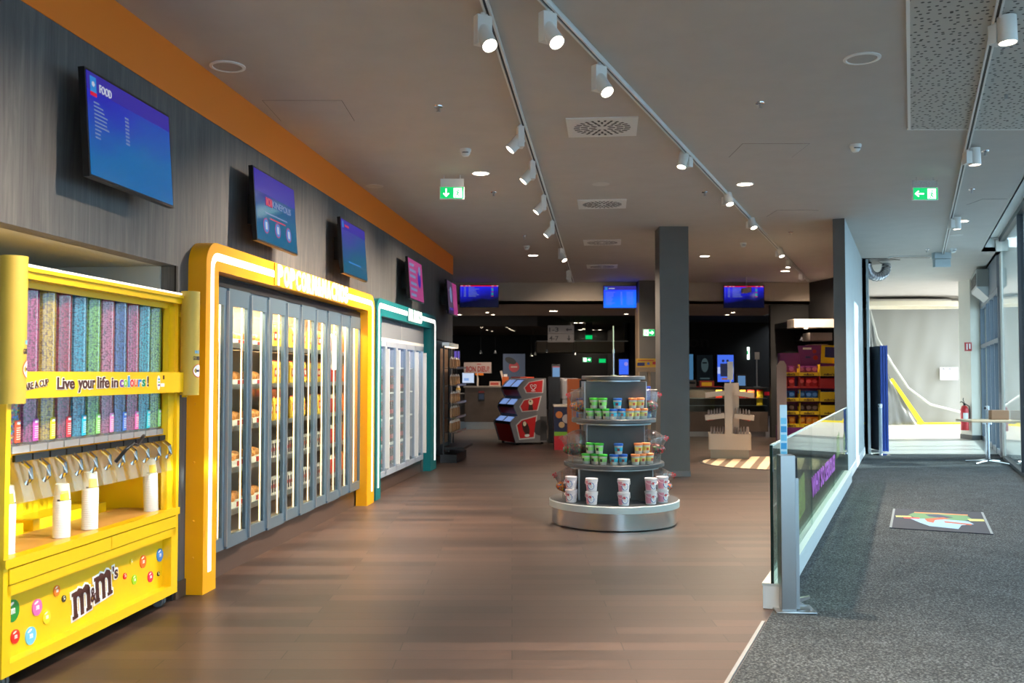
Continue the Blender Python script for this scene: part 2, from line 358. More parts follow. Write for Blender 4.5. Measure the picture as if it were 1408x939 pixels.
def monitor(loc, rotz, label, kind, tilt=R(4), wd=.95, ht=.585, group=None):
    t = thing('menu_screen', label, 'screen', loc, rotz, group)
    h = ht / 2; w2 = wd / 2
    T = Matrix.Rotation(-tilt, 4, 'X') if tilt else Matrix.Identity(4)
    q = B().at(T); q.box(-w2, 0, -h, w2, .035, h); q.box(-w2 * .8, .035, -h * .8, w2 * .8, .07, h * .8); q.build('housing', scr_black, t)
    q = B(); q.box(-.2, .06, -.12, .2, .168, .12); q.box(-.03, .06, -.2, .03, .1, .2); q.build('wall_bracket', dark, t)
    sm = screen_mat('screen_' + kind, *SCR[kind]) if 'screen_' + kind not in MATS else MATS['screen_' + kind]
    q = B().at(T); x0, x1, z0, z1 = -w2 + .014, w2 - .014, -h + .014, h - .014
    q.box(x0, -.002, z0, x1, .001, z1); dp = q.build('display', sm, t)
    q = B().at(T); ms = [emi('screen_white', (200, 205, 225), .7), emi('screen_red', (205, 20, 60), .8), emi('screen_sky', (40, 130, 205), .8), emi('screen_violet', (50, 40, 160), .75), emi('screen_pale', (130, 150, 200), .55), emi('screen_pink', (175, 60, 130), .7), emi('screen_green', (60, 200, 110), .8), emi('screen_redtext', (205, 60, 90), .7)]
    Y = -.0035
    if kind == 'food':
        q.mat(3).box(x0, -.003, z1 - .095, x1, -.001, z1)
        q.mat(2).box(x0 + .03, Y, z1 - .11, x0 + .09, -.001, z1 - .02); q.mat(1).box(x0 + .03, Y - .001, z1 - .125, x0 + .09, -.001, z1 - .105)
        q.mat(0).disc(x0 + .06, z1 - .06, .016, Y - .001, -.001, 5); q.text('FOOD', x0 + .12, z1 - .09, .12, .045, Y)
        for k, L_ in enumerate((.05, .09, .1, .13, .12, .12, .14, .06, .05, .05)):
            q.mat(4).box(x0 + .06, Y, z1 - .16 - k * .021, x0 + .06 + L_, -.001, z1 - .152 - k * .021)
        for k in range(8): q.mat(4).box(x0 + .38, Y, z1 - .16 - k * .021, x0 + .42, -.001, z1 - .15 - k * .021)
    elif kind == 'info':
        q.mat(3).box(x0, -.003, z1 - .17, x1, -.001, z1)
        q.mat(7).text('MON', x0 + .22, z1 - .26, .13, .07, Y, bold=.02); q.mat(4).text('KINEPOLIS', x0 + .36, z1 - .25, .44, .055, Y)
        q.mat(4).box(x0 + .2, Y, z1 - .325, x0 + .7, -.001, z1 - .313); q.mat(7).box(x0 + .3, Y, z1 - .36, x0 + .65, -.001, z1 - .348)
        for k in range(3): q.mat(5).disc(x0 + .2 + k * .26, z0 + .13, .062, Y, -.001, 20); q.mat(2).disc(x0 + .2 + k * .26, z0 + .13, .052, Y - .001, -.001, 20); q.mat(0).box(x0 + .18 + k * .26, Y - .002, z0 + .1, x0 + .22 + k * .26, -.001, z0 + .16)
    elif kind == 'plain':
        q.mat(3).box(x0, -.003, z1 - .1, x1, -.001, z1); q.mat(2).box(x0 + .03, Y, z1 - .09, x0 + .08, -.001, z1 - .02); q.mat(7).box(x0 + .12, Y, z1 - .07, x0 + .28, -.001, z1 - .045)
        q.mat(2).box(x0 + .2, Y, z0 + .12, x1 - .25, -.001, z0 + .135)
    elif kind == 'pink':
        for k, (a, c, d_) in enumerate(((.05, .3, .0), (.04, .42, .08), (.05, .38, .16), (.08, .4, .26), (.05, .44, .34), (.06, .36, .42))):
            q.mat(4).box(x0 + a, Y, z1 - .1 - d_, x0 + a + c, -.001, z1 - .06 - d_)
        q.mat(3).disc(x0 + .68, .03, .12, Y, -.001, 18, rx=.1); q.mat(4).disc(x0 + .72, .16, .07, Y - .001, -.001, 14)
    elif kind == 'film':
        q.mat(5).box(x0 + .5, -.003, z0, x1, -.001, z1); q.mat(4).disc(x0 + .3, .05, .14, Y, -.001, 16, rx=.1); q.mat(3).box(x0 + .1, Y, z0 + .06, x0 + .45, -.001, z0 + .1)
    elif kind in ('schedule',):
        q.mat(1).box(x0, Y, z1 - .028, x1, -.001, z1)
        for x in (.02, .12, .2, .75, .86): q.mat(0).box(x0 + x, Y - .001, z1 - .02, x0 + x + .05, -.001, z1 - .008)
        for k in range(7):
            z = z1 - .06 - k * .034
            q.mat(4).box(x0 + .02, Y, z, x0 + .035, -.001, z + .012); q.mat(4).box(x0 + .09, Y, z, x0 + .14, -.001, z + .014); q.mat(4).box(x0 + .2, Y, z, x0 + .32 + .14 * random.random(), -.001, z + .012)
            q.mat(6 if k % 3 else 7).box(x0 + .74, Y, z, x0 + .79, -.001, z + .014)
    elif kind == 'tickets':
        q.mat(3).box(x0, -.003, z1 - .09, x1, -.001, z1); q.mat(2).box(x0 + .03, Y, z1 - .1, x0 + .09, -.001, z1 - .02); q.mat(0).box(x0 + .12, Y, z1 - .065, x0 + .26, -.001, z1 - .045)
        for k in range(10):
            z = z1 - .15 - k * .032; q.mat(4).box(x0 + .05, Y, z, x0 + .18 + .1 * random.random(), -.001, z + .01); q.mat(4).box(x0 + .4, Y, z, x0 + .44, -.001, z + .012); q.mat(4).box(x0 + .54, Y, z, x0 + .7, -.001, z + .008)
    q.build('screen_content', ms, dp)
    return t
SCR = {'food': ((24, 30, 150), (0, 84, 140), .8), 'info': ((40, 40, 130), (0, 92, 130), .6), 'plain': ((48, 50, 150), (0, 88, 120), .6),
       'pink': ((150, 62, 100), (110, 40, 90), .6), 'film': ((80, 60, 90), (50, 40, 80), .5), 'schedule': ((26, 30, 190), (6, 8, 34), .9), 'tickets': ((30, 50, 235), (8, 90, 235), 1.1)}
for u, k, lb in ((5.355, 'food', 'wall screen reading FOOD, above the bright yellow sweets dispenser'),
                 (7.68, 'info', 'wall screen with three round icons, above the left end of the yellow frame'),
                 (10.04, 'plain', 'plain blue-green wall screen above the right end of the yellow frame'),
                 (13.25, 'pink', 'pinkish wall screen above the teal frame'),
                 (16.33, 'film', 'small purple wall screen at the far end of the grey wood wall')):
    monitor(W(u, .17, 2.83), TH, lb, k)

# ---- sweets dispenser
KU0, KU1 = 4.43, 6.21
t = thing('sweets_dispenser', 'bright yellow wheeled candy dispenser with eleven filled tubes and a brown and white logo', 'dispenser', W(4.43, .06, 0), TH)
L_ = KU1 - KU0; D = .62
q = B()
q.box(0, 0, .075, .035, D, 2.0); q.box(L_ - .035, 0, .075, L_, D, 2.0)                     # side panels
q.box(L_ - .12, .02, .6, L_ - .035, .06, 1.95)
q.box(.035, D - .02, .075, L_ - .035, D, 2.0)                                              # back
q.box(.035, .02, .075, L_ - .035, D - .02, .12)
q.box(.035, .06, .12, L_ - .035, .075, .56)                                                # recessed front panel
q.box(.035, 0, .075, L_ - .035, .06, .13); q.box(.035, 0, .45, L_ - .035, .018, .50)
q.box(0.035, .0, .12, .06, .06, .5); q.box(L_ - .09, 0, .12, L_ - .035, .06, .5)
q.box(.035, D - .22, .62, L_ * .42, D - .02, .68); q.box(L_ * .47, D - .22, .62, L_ * .9, D - .02, .68)
q.build('cabinet_body', yel, t)
for a, c in ((.04, L_ * .53), (L_ * .53 + .006, L_ - .04)):
    q = B(); q.bbox(a, -.006, .503, c, .018, .578, .003); q.build('drawer', yel, t)
q = B(); q.box(0, -.012, .585, L_, .06, .628); q.box(.035, .06, .585, L_ - .035, D - .02, .62); q.mat(1).box(.035, .03, .6201, L_ - .035, D - .24, .624)
q.build('counter_top', [yel, paint('worn_tan_surface', (196, 150, 80), 14, .4)], t)
q = B(); q.box(-.01, -.03, 1.965, L_ + .01, .03, 2.0); q.box(-.01, -.045, 2.0, L_ + .015, .06, 2.02); q.box(0, .03, 1.93, L_, .05, 1.97); q.box(0, .06, 1.98, L_, D, 2.02); q.build('top_rail', yel, t)
q = B(); q.box(0, -.03, 2.021, L_, .1, 2.035); q.build('light_strip', ledw, t)
q = B(); q.box(-.0, -.05, 1.385, L_ + .0, -.035, 1.515); q.box(L_ - .01, -.05, 1.35, L_ + .012, -.02, 1.53)
bn = q.build('banner', yel, t)
brown = mat('logo_brown', (78, 36, 28), .5); wht = mat('decal_white', (250, 250, 248), .5)
cols_txt = [(120, 60, 160), (150, 200, 60), (60, 150, 215), (230, 60, 70), (235, 120, 30), (40, 150, 220), (0, 150, 110), (230, 120, 30)]
q = B(); q.mat(0)
def outlined(q, st, x, z, w_, h_, y, m_in, m_out=1, bold=.028, ol=.09):
    e = ol * h_; q.mat(m_out).text(st, x - e * .5, z - e * .5, w_ + e, h_ + e, y + .001, .003, bold=bold + ol * .7); q.mat(m_in).text(st, x, z, w_, h_, y - .0025, .002, bold=bold)
TX = lambda x: .315 + (x - .66) * .917
outlined(q, 'Live', TX(.66), 1.425, .156, .062, -.052, 0); outlined(q, 'your', TX(.865), 1.405, .165, .066, -.052, 0); outlined(q, 'life', TX(1.065), 1.425, .124, .064, -.052, 0); outlined(q, 'in', TX(1.225), 1.427, .069, .056, -.052, 0)
x = TX(1.32)
for k, ch in enumerate('colours'):
    w_ = .018 if ch == 'l' else .04; h_ = .064 if ch == 'l' else .044; outlined(q, ch, x, 1.428, w_, h_, -.052, 2 + k); x += w_ + .006
outlined(q, '!', TX(1.665), 1.428, .018, .062, -.052, 0)
INK = [brown, wht] + [mat('ink_%d' % k, c, .5) for k, c in enumerate(cols_txt)]
q.build('slogan_lettering', INK, bn); q = B()
q.M = Matrix.Translation((.15, 0, 1.44)) @ Matrix.Rotation(-R(7), 4, 'Y') @ Matrix.Translation((-.15, 0, -1.44))
outlined(q, 'SHARE A CUP', .005, 1.435, .24, .034, -.052, 0)
q.build('corner_lettering', INK, bn); q = B()
q.M = Matrix.Translation((-.33, 0, 0)); q.mat(1).disc(1.715, 1.45, .045, -.054, -.05, 14, rx=.018)
for k in range(3): q.mat(2 + k).box(1.705, -.056, 1.43 + k * .018, 1.725, -.05, 1.44 + k * .018)
q.mat(0).box(1.775, -.053, 1.47, 1.79, -.05, 1.495); q.mat(1).box(1.745, -.053, 1.425, 1.79, -.05, 1.445)
q.build('cup_emblem', INK, bn)
# tubes
TC = [('multicolour', [(230, 120, 20), (30, 120, 220), (40, 160, 60), (220, 40, 40), (250, 210, 40), (120, 70, 40)], (240, 90, 50)),
      ('magenta', [(190, 60, 130)], (205, 90, 190)), ('gold', [(225, 190, 40)], (250, 225, 50)), ('crimson', [(185, 40, 80)], (240, 60, 75)),
      ('blue', [(40, 165, 205)], (40, 185, 215)), ('green', [(135, 205, 60)], (150, 220, 120)), ('pink', [(225, 110, 150)], (235, 150, 210)),
      ('navy', [(60, 90, 175)], (70, 120, 215)), ('rose', [(215, 60, 120)], (235, 110, 180)), ('cyan', [(30, 185, 205)], (60, 200, 215)), ('lime', [(160, 210, 70)], (150, 225, 130))]
cap_m = mat('clear_grey_plastic', (190, 193, 196), .15, alpha=.5)
for k, (nm, cs, lab) in enumerate(TC):
    x = .19 + k * .1457; y = .13
    q = B(); q.lathe([(.062, 1.14), (.062, 1.955)], x, y, 20, cap=False); tb = q.build('candy_tube', clear, t)
    top = 1.95 if k not in (0,) else 1.95
    q = B(); q.lathe([(.0585, 1.16), (.0585, top), (.03, top + .004)], x, y, 24); q.build('candy_fill', candies('candies_' + nm, cs), tb)
    q = B(); q.lathe([(.0632, 1.165), (.0632, 1.275)], x, y, 10, R(250), R(318), cap=False)
    q.mat(1).lathe([(.0636, 1.255), (.0636, 1.268)], x, y, 8, R(262), R(306), cap=False)
    for j in range(6): q.mat(2).lathe([(.0636, 1.18 + j * .011), (.0636, 1.184 + j * .011)], x, y, 8, R(260), R(308), cap=False)
    q.build('flavour_label', [mat('label_' + nm, lab, .5), wht, mat('label_ink', (235, 235, 225), .6)], tb)
    q = B(); q.box(x - .068, .05, 1.115, x + .068, .20, 1.15); q.build('tube_collar', cap_m, tb)
    q = B(); q.box(x - .066, .035, 1.075, x + .066, .05, 1.108); q.build('black_band', black, tb)
    # clear hopper and chute below
    q = B(); q.M = Matrix.Translation((0, .055, 0)); q.add([(x - .055, 0, 1.08), (x + .055, 0, 1.08), (x + .055, .13, 1.08), (x - .055, .13, 1.08), (x - .04, -.03, .98), (x + .04, -.03, .98), (x + .04, .08, .98), (x - .04, .08, .98),
                    (x - .045, -.055, .88), (x + .045, -.055, .88), (x + .045, .03, .86), (x - .045, .03, .86)],
                   [(0, 1, 5, 4), (1, 2, 6, 5), (2, 3, 7, 6), (3, 0, 4, 7), (4, 5, 9, 8), (5, 6, 10, 9), (6, 7, 11, 10), (7, 4, 8, 11)])
    q.build('chute', glass('frosted_acrylic', (248, 248, 244), fresnel=1.7, opacity=.05, rough=.08) if k == 0 else MATS['frosted_acrylic'], tb)
    q = B(); q.M = Matrix.Translation((0, .05, 0)); q.tube([(x, -.01, 1.07), (x, -.05, 1.04), (x, -.055, .99), (x, -.03, .965)], .013, 8); q.build('pull_lever', chrome, tb)
q = B(); x = .95; q.tube([(x, -.02, 1.0), (x + .02, -.07, 1.07), (x + .08, -.08, 1.10), (x + .15, -.07, 1.085), (x + .22, -.06, 1.12), (x + .3, -.03, 1.13)], .011, 8); q.build('black_strap', black, t)
# logo
def slab_m(q, x, z, h, e, y0, y1, lean=.12):
    def P(pts): q.sheet([(x + a * h + lean * b_ * h * .0, z + b_ * h) for a, b_ in pts], y0, y1)
    def r(a0, b0, a1, b1): P([(a0 - e, b0 - e), (a1 + e, b0 - e), (a1 + e, b1 + e), (a0 - e, b1 + e)])
    for k in range(3):
        a = .08 + k * .42; r(a, 0, a + .20, .82)
    r(0, 0, .32, .12); r(0, .82, .28, .94)
    r(.44, 0, .74, .12) if k < 0 else None
    r(.86, 0, 1.20, .12)
    for a in (.08, .5):
        P([(a + .14 - e, .62 - e), (a + .24, .74 - e), (a + .36, .70 - e), (a + .42 - e, .6 - e), (a + .62 + e, .6), (a + .62 + e, .80), (a + .54, .93 + e), (a + .36, 1.0 + e), (a + .2, .9 + e), (a + .14 - e, .82)])
def logo(q, x, z, h, y, mi, mo):
    for (ox, oz, hh) in ((0, 0, 1), (1.42, .08, 1)):
        q.mat(mo); slab_m(q, x + ox * h, z + oz * h, hh * h, .075, y, y + .003); q.mat(mi); slab_m(q, x + ox * h, z + oz * h, hh * h, 0, y - .003, y)
    q.mat(mo).text('&', x + 1.1 * h, z + .18 * h, .42 * h, .6 * h, y - .0002, .002, bold=.12); q.mat(mi).text('&', x + 1.13 * h, z + .21 * h, .34 * h, .52 * h, y - .003, .002, bold=.02)
    q.mat(mo).text("'s", x + 2.62 * h, z + .5 * h, .46 * h, .62 * h, y - .0002, .002, bold=.14); q.mat(mi).text("'s", x + 2.66 * h, z + .54 * h, .36 * h, .52 * h, y - .003, .002, bold=.02)
q = B(); q.M = Matrix.Translation((.67, .055, .175)) @ Matrix.Rotation(-R(6), 4, 'Y'); logo(q, 0, 0, .155, 0, 0, 1); q.build('logo', [brown, wht], t)
cc = [(0.116, 0.354, 0.055, (30, 140, 50)), (0.313, 0.323, 0.042, (235, 110, 180)), (0.48, 0.368, 0.029, (245, 125, 40)), (0.547, 0.311, 0.018, (50, 40, 30)), (0.395, 0.254, 0.035, (250, 215, 40)), (0.142, 0.224, 0.035, (225, 35, 30)), (0.264, 0.194, 0.045, (110, 195, 240)), (1.249, 0.367, 0.018, (250, 215, 40)), (1.391, 0.339, 0.04, (250, 110, 35)), (1.608, 0.338, 0.042, (50, 140, 230)), (1.174, 0.296, 0.019, (230, 30, 50)), (1.287, 0.25, 0.03, (160, 215, 40)), (1.487, 0.225, 0.034, (235, 30, 90)), (1.592, 0.221, 0.015, (50, 40, 30))]
for k, (x, z, r_, c) in enumerate(cc):
    q = B(); q.disc(x + .04, z, r_, .053, .0605, 24, rx=r_ * .92, rot=.3); q.mat(1)
    h = r_ * .5; slab_m(q, x + .04 - h * .6, z - h * .5, h, 0, .051, .053); q.mat(2).disc(x + .04 - r_ * .25, z + r_ * .62, r_ * .13, .0525, .053, 10, rx=r_ * .4, rot=.3)
    q.build('candy_decal', [mat('decal_%d' % k, c, .3, coat=.4), wht, mat('decal_shine', (255, 250, 240), .3)], t)
for x in (.10, L_ - .09):
    for y in (.08, D - .08):
        q = B(); q.M = Matrix.Translation((x, y, .035)) @ Matrix.Rotation(R(90), 4, 'Y'); q.cyl(0, 0, -.026, -.006, .035, 16); q.cyl(0, 0, .006, .026, .035, 16); q.M = Matrix.Identity(4)
        q.mat(1).box(x - .03, y - .02, .055, x + .03, y + .02, .076); q.build('caster', [mat('grey_rubber', (95, 98, 102), .5), steel], t)
# cup holders at the two ends
for x, y, nm in ((-.075, -.075, 0), (L_ + .005, -.065, 1)):
    q = B(); q.cyl(0, 0, 1.365, 2.05, .06, 28); cyl_ = q.build('cup_holder', mat('matt_yellow', (200, 170, 66), .5), t); cyl_.location = (x, y, 0)
    q = B(); q.box(-.02, .03, 1.48, .02, .11, 1.51); q.box(-.02, .03, 1.88, .02, .11, 1.91); q.build('bracket', yel, cyl_)
    q = B()
    def wrap(q, st, a0, z, w_, h_, mi):
        o = B(); o.text(st, 0, z, w_, h_, 0, .001, bold=.03)
        q.mat(mi).add([((.0605 + (.001 if v[1] < -.0005 else 0)) * cos(a0 + v[0] / .06), (.0605 + (.001 if v[1] < -.0005 else 0)) * sin(a0 + v[0] / .06), v[2]) for v in o.v], o.f)
    a0 = R(262) if nm == 0 else R(225)
    wrap(q, 'BELI', a0 + .2, 1.64, .04, .02, 0); wrap(q, 'GOBELETS', a0, 1.595, .085, .026, 1)
    for (rr, mi) in ((.045, 2), (.04, 3)):
        n = 20; q.mat(mi); pts = [(0, 0)] + [(rr * cos(2 * pi * i / n), rr * sin(2 * pi * i / n)) for i in range(n)]
        q.add([((.0612 + (.0006 if mi == 3 else 0)) * cos(a0 + .7 + px / .06), (.0612 + (.0006 if mi == 3 else 0)) * sin(a0 + .7 + px / .06), 1.525 + pz) for px, pz in pts], [(0, i + 1, (i + 1) % n + 1) for i in range(n)])
    q.mat(1).add([(.0625 * cos(a0 + .35 + i * .12), .0625 * sin(a0 + .35 + i * .12), zz) for i in range(6) for zz in (1.518, 1.532)], [(2 * i, 2 * i + 2, 2 * i + 3, 2 * i + 1) for i in range(5)])
    q.build('printed_sleeve', [mat('sky_print', (120, 190, 225), .5), mat('dark_print', (60, 45, 60), .5), mat('red_print', (205, 80, 50), .5), wht], cyl_)
# cup stacks
cupm = mat('paper_cup', (238, 236, 230), .5)
for x, h, lb in ((.17, .33, 'stack of upturned paper cups at the left end of the dispenser shelf'), (.64, .285, 'paper cup stack with a yellow print, second from the left on the dispenser shelf'), (.915, .32, 'stack of upturned paper cups at the middle of the dispenser shelf, topped yellow'), (1.63, .335, 'tall leaning stack of paper cups at the right end of the dispenser shelf')):
    wloc = W(4.43 + x, .06 - .11, .6265)
    s = thing('cup_stack', lb, 'cups', wloc, TH)
    q = B(); pr = []; n = 22
    for k in range(n):
        z = k * (h - .09) / n; pr += [(.046, z), (.0435, z + .004), (.0435, z + (h - .09) / n)]
    q.lathe(pr, n=20, cap=True); q.build('cup_rims', cupm, s)
    q = B(); q.lathe([(.0433, h - .09), (.034, h), (.031, h), (.031, h - .004)], n=20); top_ = q.build('top_cup', cupm, s)
    q = B(); q.lathe([(.0438, h - .085), (.0385, h - .035)], n=8, a0=R(200), a1=R(270), cap=False); q.mat(1).lathe([(.0438, h - .088), (.0432, h - .08)], n=16, a0=R(180), a1=R(360), cap=False)
    q.build('cup_print', [mat('yellow_print', (250, 205, 30), .5), mat('dark_print', (60, 45, 60))], top_)
    if 'leaning' in lb: s.rotation_euler = (0, -R(5), TH)

# ---- illuminated surrounds
def arch(u0, u1, ui0, ui1, zo, zi, r, y0, y1, q, zb=0):
    def arc(cxx, cz, rr, a0, a1, n=8): return [(cxx + rr * cos(R(a0 + (a1 - a0) * i / n)), cz + rr * sin(R(a0 + (a1 - a0) * i / n))) for i in range(n + 1)]
    out = [(u0, zb)] + arc(u0 + r, zo - r, r, 180, 90) + arc(u1 - r, zo - r, r, 90, 0) + [(u1, zb)]
    ri = max(r - (ui0 - u0), .01)
    inn = [(ui0, zb)] + arc(ui0 + ri, zi - ri, ri, 180, 90) + arc(ui1 - ri, zi - ri, ri, 90, 0) + [(ui1, zb)]
    n = len(out); vs = [(x, y0, z) for x, z in out] + [(x, y0, z) for x, z in inn] + [(x, y1, z) for x, z in out] + [(x, y1, z) for x, z in inn]; fs = []
    for i in range(n - 1):
        fs += [(i, n + i, n + i + 1, i + 1), (2 * n + i, 2 * n + i + 1, 3 * n + i + 1, 3 * n + i), (i, i + 1, 2 * n + i + 1, 2 * n + i), (n + i, 3 * n + i, 3 * n + i + 1, n + i + 1)]
    fs += [(0, 2 * n, 3 * n, n), (n - 1, 2 * n - 1, 4 * n - 1, 3 * n - 1)]
    q.add(vs, fs)
F0 = thing('illuminated_surround', 'yellow archway surround with a white light line and POPCORN & NACHOS letters', 'sign frame', W(6.44), TH)
q = B(); arch(0, 4.64, .21, 4.32, 2.43, 2.235, .17, -.13, -.001, q); 
for z in (.25, .5, .9, 1.3, 1.7, 2.05):
    q.ball((0, -.06, z), .008, n=8)
q.box(-.002, -.131, .238, .2, -.10, .241)
q.build('surround_body', yel2, F0)
q = B(); arch(.075, 4.565, .125, 4.515, 2.36, 2.305, .11, -.134, -.1301, q, .14); q.build('light_line', ledw, F0)
q = B(); q.M = Matrix.Identity(4)

def letters(q, st, x0, z0, w_, h_, y):
    n = len(st); pit = w_ / n
    for k, ch in enumerate(st):
        lw2 = pit * (.78 if ch not in 'I' else .3); q.text(ch, x0 + k * pit + (pit - lw2) / 2, z0, lw2, h_, y, .010, bold=.03)
letters(q, 'POPCORN&NACHOS', 1.33, 2.245, 2.12, .175, -.1395); zz = B(); zz.box(1.30, -.1385, 2.24, 3.48, -.1295, 2.425); zz.build('letter_plate', yel2, F0); q.build('lettering', mat('lit_letters', (255, 255, 255), emit=(255, 240, 225), estr=.22), F0)
F1 = thing('illuminated_surround', 'teal archway surround with a white light line and DRINKS letters', 'sign frame', W(11.2), TH)
q = B(); arch(0, 3.9, .24, 3.42, 2.43, 2.22, .17, -.12, -.001, q); q.build('surround_body', teal, F1)
q = B(); arch(.09, 3.81, .14, 3.72, 2.37, 2.31, .1, -.124, -.1201, q, .14); q.build('light_line', ledw, F1)
q = B(); letters(q, 'DRINKS', 1.72, 2.245, .92, .17, -.1295); zz = B(); zz.box(1.69, -.1285, 2.24, 2.67, -.1195, 2.42); zz.build('letter_plate', teal, F1); q.build('lettering', MATS['lit_letters'], F1)

# ---- snack cabinet
blueframe = mat('blue_grey_door_frame', (112, 134, 150), .32, .55)
inwall = mat('cabinet_lining', (175, 150, 125), .45)
t = thing('snack_cabinet', 'long heated snack cabinet with ten glass doors inside the yellow surround', 'display cabinet', W(6.62), TH)
CW = 4.17; SH = [.42, .75, 1.08, 1.41, 1.74]
q = B(); q.box(0.0, .0, .19, .03, .6, 2.2); q.box(CW - .03, 0, .19, CW, .6, 2.2); q.box(0, .58, .19, CW, .6, 2.2); q.box(0, 0, .19, CW, .6, .23); q.box(0, .0, 2.17, CW, .6, 2.2); q.build('cabinet_body', inwall, t)
q = B(); q.box(0, .01, 0, CW, .4, .185); q.build('plinth', mat('brown_plinth', (74, 60, 54), .3), t)
q = B(); q.box(.01, -.04, 2.15, CW - .01, .0, 2.215); q.build('door_track', mat('dark_track', (40, 42, 46), .4, .5), t)
for z in SH:
    q = B(); q.box(.03, .08, z - .012, CW - .03, .56, z); q.mat(1).box(.03, .07, z - .028, CW - .03, .082, z + .014); q.build('shelf', [mat('wire_shelf', (150, 150, 150), .3, .8), alu], t)
for k in range(10):
    x0 = .0 + k * .417; x1 = x0 + .412; z0, z1 = .20, 2.15; fw = .075
    q = B(); y0, y1 = (-.045, -.018) if k % 2 else (-.03, -.003)
    q.box(x0, y0, z0, x0 + fw, y1, z1); q.box(x1 - fw * .7, y0, z0, x1, y1, z1); q.box(x0 + fw, y0, z0, x1 - fw * .7, y1, z0 + .09); q.box(x0 + fw, y0, z1 - .13, x1 - fw * .7, y1, z1)
    d = q.build('sliding_door', blueframe, t)
    q = B(); q.box(x0 + fw, (y0 + y1) / 2 - .003, z0 + .09, x1 - fw * .7, (y0 + y1) / 2 + .003, z1 - .13); q.build('door_pane', pane, d)
    q = B(); q.box(x1 - .012, y0 - .02, z0 + .02, x1 + .006, y0, z1 - .02); q.build('door_handle', alu, d)
q = B(); q.box(3.02, -.055, 1.55, 3.16, -.046, 1.9); q.build('notice', [paper], t)
q = B()
ledwarm = mat('warm_cabinet_light', (255, 255, 255), emit=(255, 196, 130), estr=3.5)
for k in range(0, 11, 1):
    x = min(max(.035, .0 + k * .417 - .006), CW - .05); q.box(x, .02, .28, x + .008, .030, 2.1)
q.build('light_tube', ledwarm, t)
for k, x in enumerate((.7, 1.75, 2.8, 3.7)):
    for z in (2.1,):
        L = bpy.data.lights.new('cabinet_lamp', 'AREA'); L.shape = 'RECTANGLE'; L.size = .9; L.size_y = .08; L.energy = 20; L.color = (1, .72, .45)
        o = bpy.data.objects.new('cabinet_lamp', L); C.objects.link(o); o.parent = t; o.location = (x, .10, 2.12); o.rotation_euler = (R(20), 0, 0)
# products
def prot(name, mk):
    return mk
kraft = [mat('popcorn_yellow', (250, 205, 70), .45), mat('popcorn_red', (205, 50, 30), .45), mat('bag_white', (240, 232, 215), .45)]
def bag_mesh(w_, h_, d_, m0=0, m1=1, band=.2):
    q = B(); nx = 5; rows = [(0, .35, 1), (.12, 1, 1), (.5, 1.0, .98), (.8, .8, 1), (.95, .2, 1), (1, .06, 1.02)]; n = 12
    for j in range(len(rows) - 1):
        q.mat(m1 if rows[j][0] >= 1 - band - .05 else m0); vs = []
        for (zz, dd, ww) in (rows[j], rows[j + 1]):
            for i in range(n): a = 2 * pi * i / n; ca, sa = cos(a), sin(a); vs.append((w_ / 2 * ww * (abs(ca) ** .5) * (1 if ca > 0 else -1), d_ / 2 * dd * sa, zz * h_))
        q.smooth = True; q.add(vs, [(i, (i + 1) % n, n + (i + 1) % n, n + i) for i in range(n)]); q.smooth = False
    q.mat(m0).add([(w_ / 2 * (abs(cos(2 * pi * i / n)) ** .5) * (1 if cos(2 * pi * i / n) > 0 else -1), d_ / 2 * .35 * sin(2 * pi * i / n), 0) for i in range(n)], [tuple(range(n))[::-1]])
    q.mat(m0); return q
LEV = ['bottom', 'second lowest', 'middle', 'second highest', 'top']
def put(proto, u, y, z, rz, label, group):
    c = copy_tree(proto) if proto['used'] else proto; proto['used'] = 1
    if 'used' in c.keys() and c is not proto: del c['used']
    p = W(6.62 + u, -y, z + .001); place(c, p, TH + rz, label, group); c['category'] = proto['category']; return c
def fin(o, cat): o['used'] = 0; o['category'] = cat; return o
q = bag_mesh(.075, .22, .05, band=.12); q.mat(1).box(-.02, -.0265, .07, .02, -.0225, .15); q.mat(2).box(-.013, -.0275, .09, .013, -.0255, .13); PB = fin(q.build('popcorn_bag', kraft), 'snack bag')
q = bag_mesh(.085, .21, .05, 0, 1, .1); NB = fin(q.build('nacho_bag', [mat('nacho_orange', (235, 110, 30), .45), mat('nacho_yellow', (250, 200, 50), .45)]), 'snack bag')
q = bag_mesh(.085, .20, .05, 0, 1, .3); RB = fin(q.build('crisp_bag', [mat('crisp_red', (200, 35, 25), .45), mat('crisp_cream', (245, 225, 190), .45)]), 'snack bag')
q = B(); q.box(-.02, -.03, 0, .02, .03, .15); q.mat(1).box(-.0205, -.031, .02, .0, .031, .13); q.mat(2).box(.0, -.031, .06, .0205, .031, .09); SB = fin(q.build('slim_carton', [mat('carton_white', (225, 215, 205), .4), mat('carton_dark', (44, 34, 40), .4), mat('carton_red', (190, 50, 60), .4)]), 'carton')
q = B(); q.ball((0, 0, .07), .075, 1.15, .8, .62, n=12); q.ball((-.05, 0, .09), .05, 1, .8, .6); q.mat(1).box(-.085, -.07, 0, .085, .07, .05); q.mat(2).box(.02, -.071, .005, .086, -.06, .045); NT = fin(q.build('nacho_tray', [paint('golden_nachos', (222, 140, 60), 30, .5, 40), mat('tray_white', (240, 230, 215), .5), mat('tray_red', (190, 30, 25), .5)]), 'snack tray')
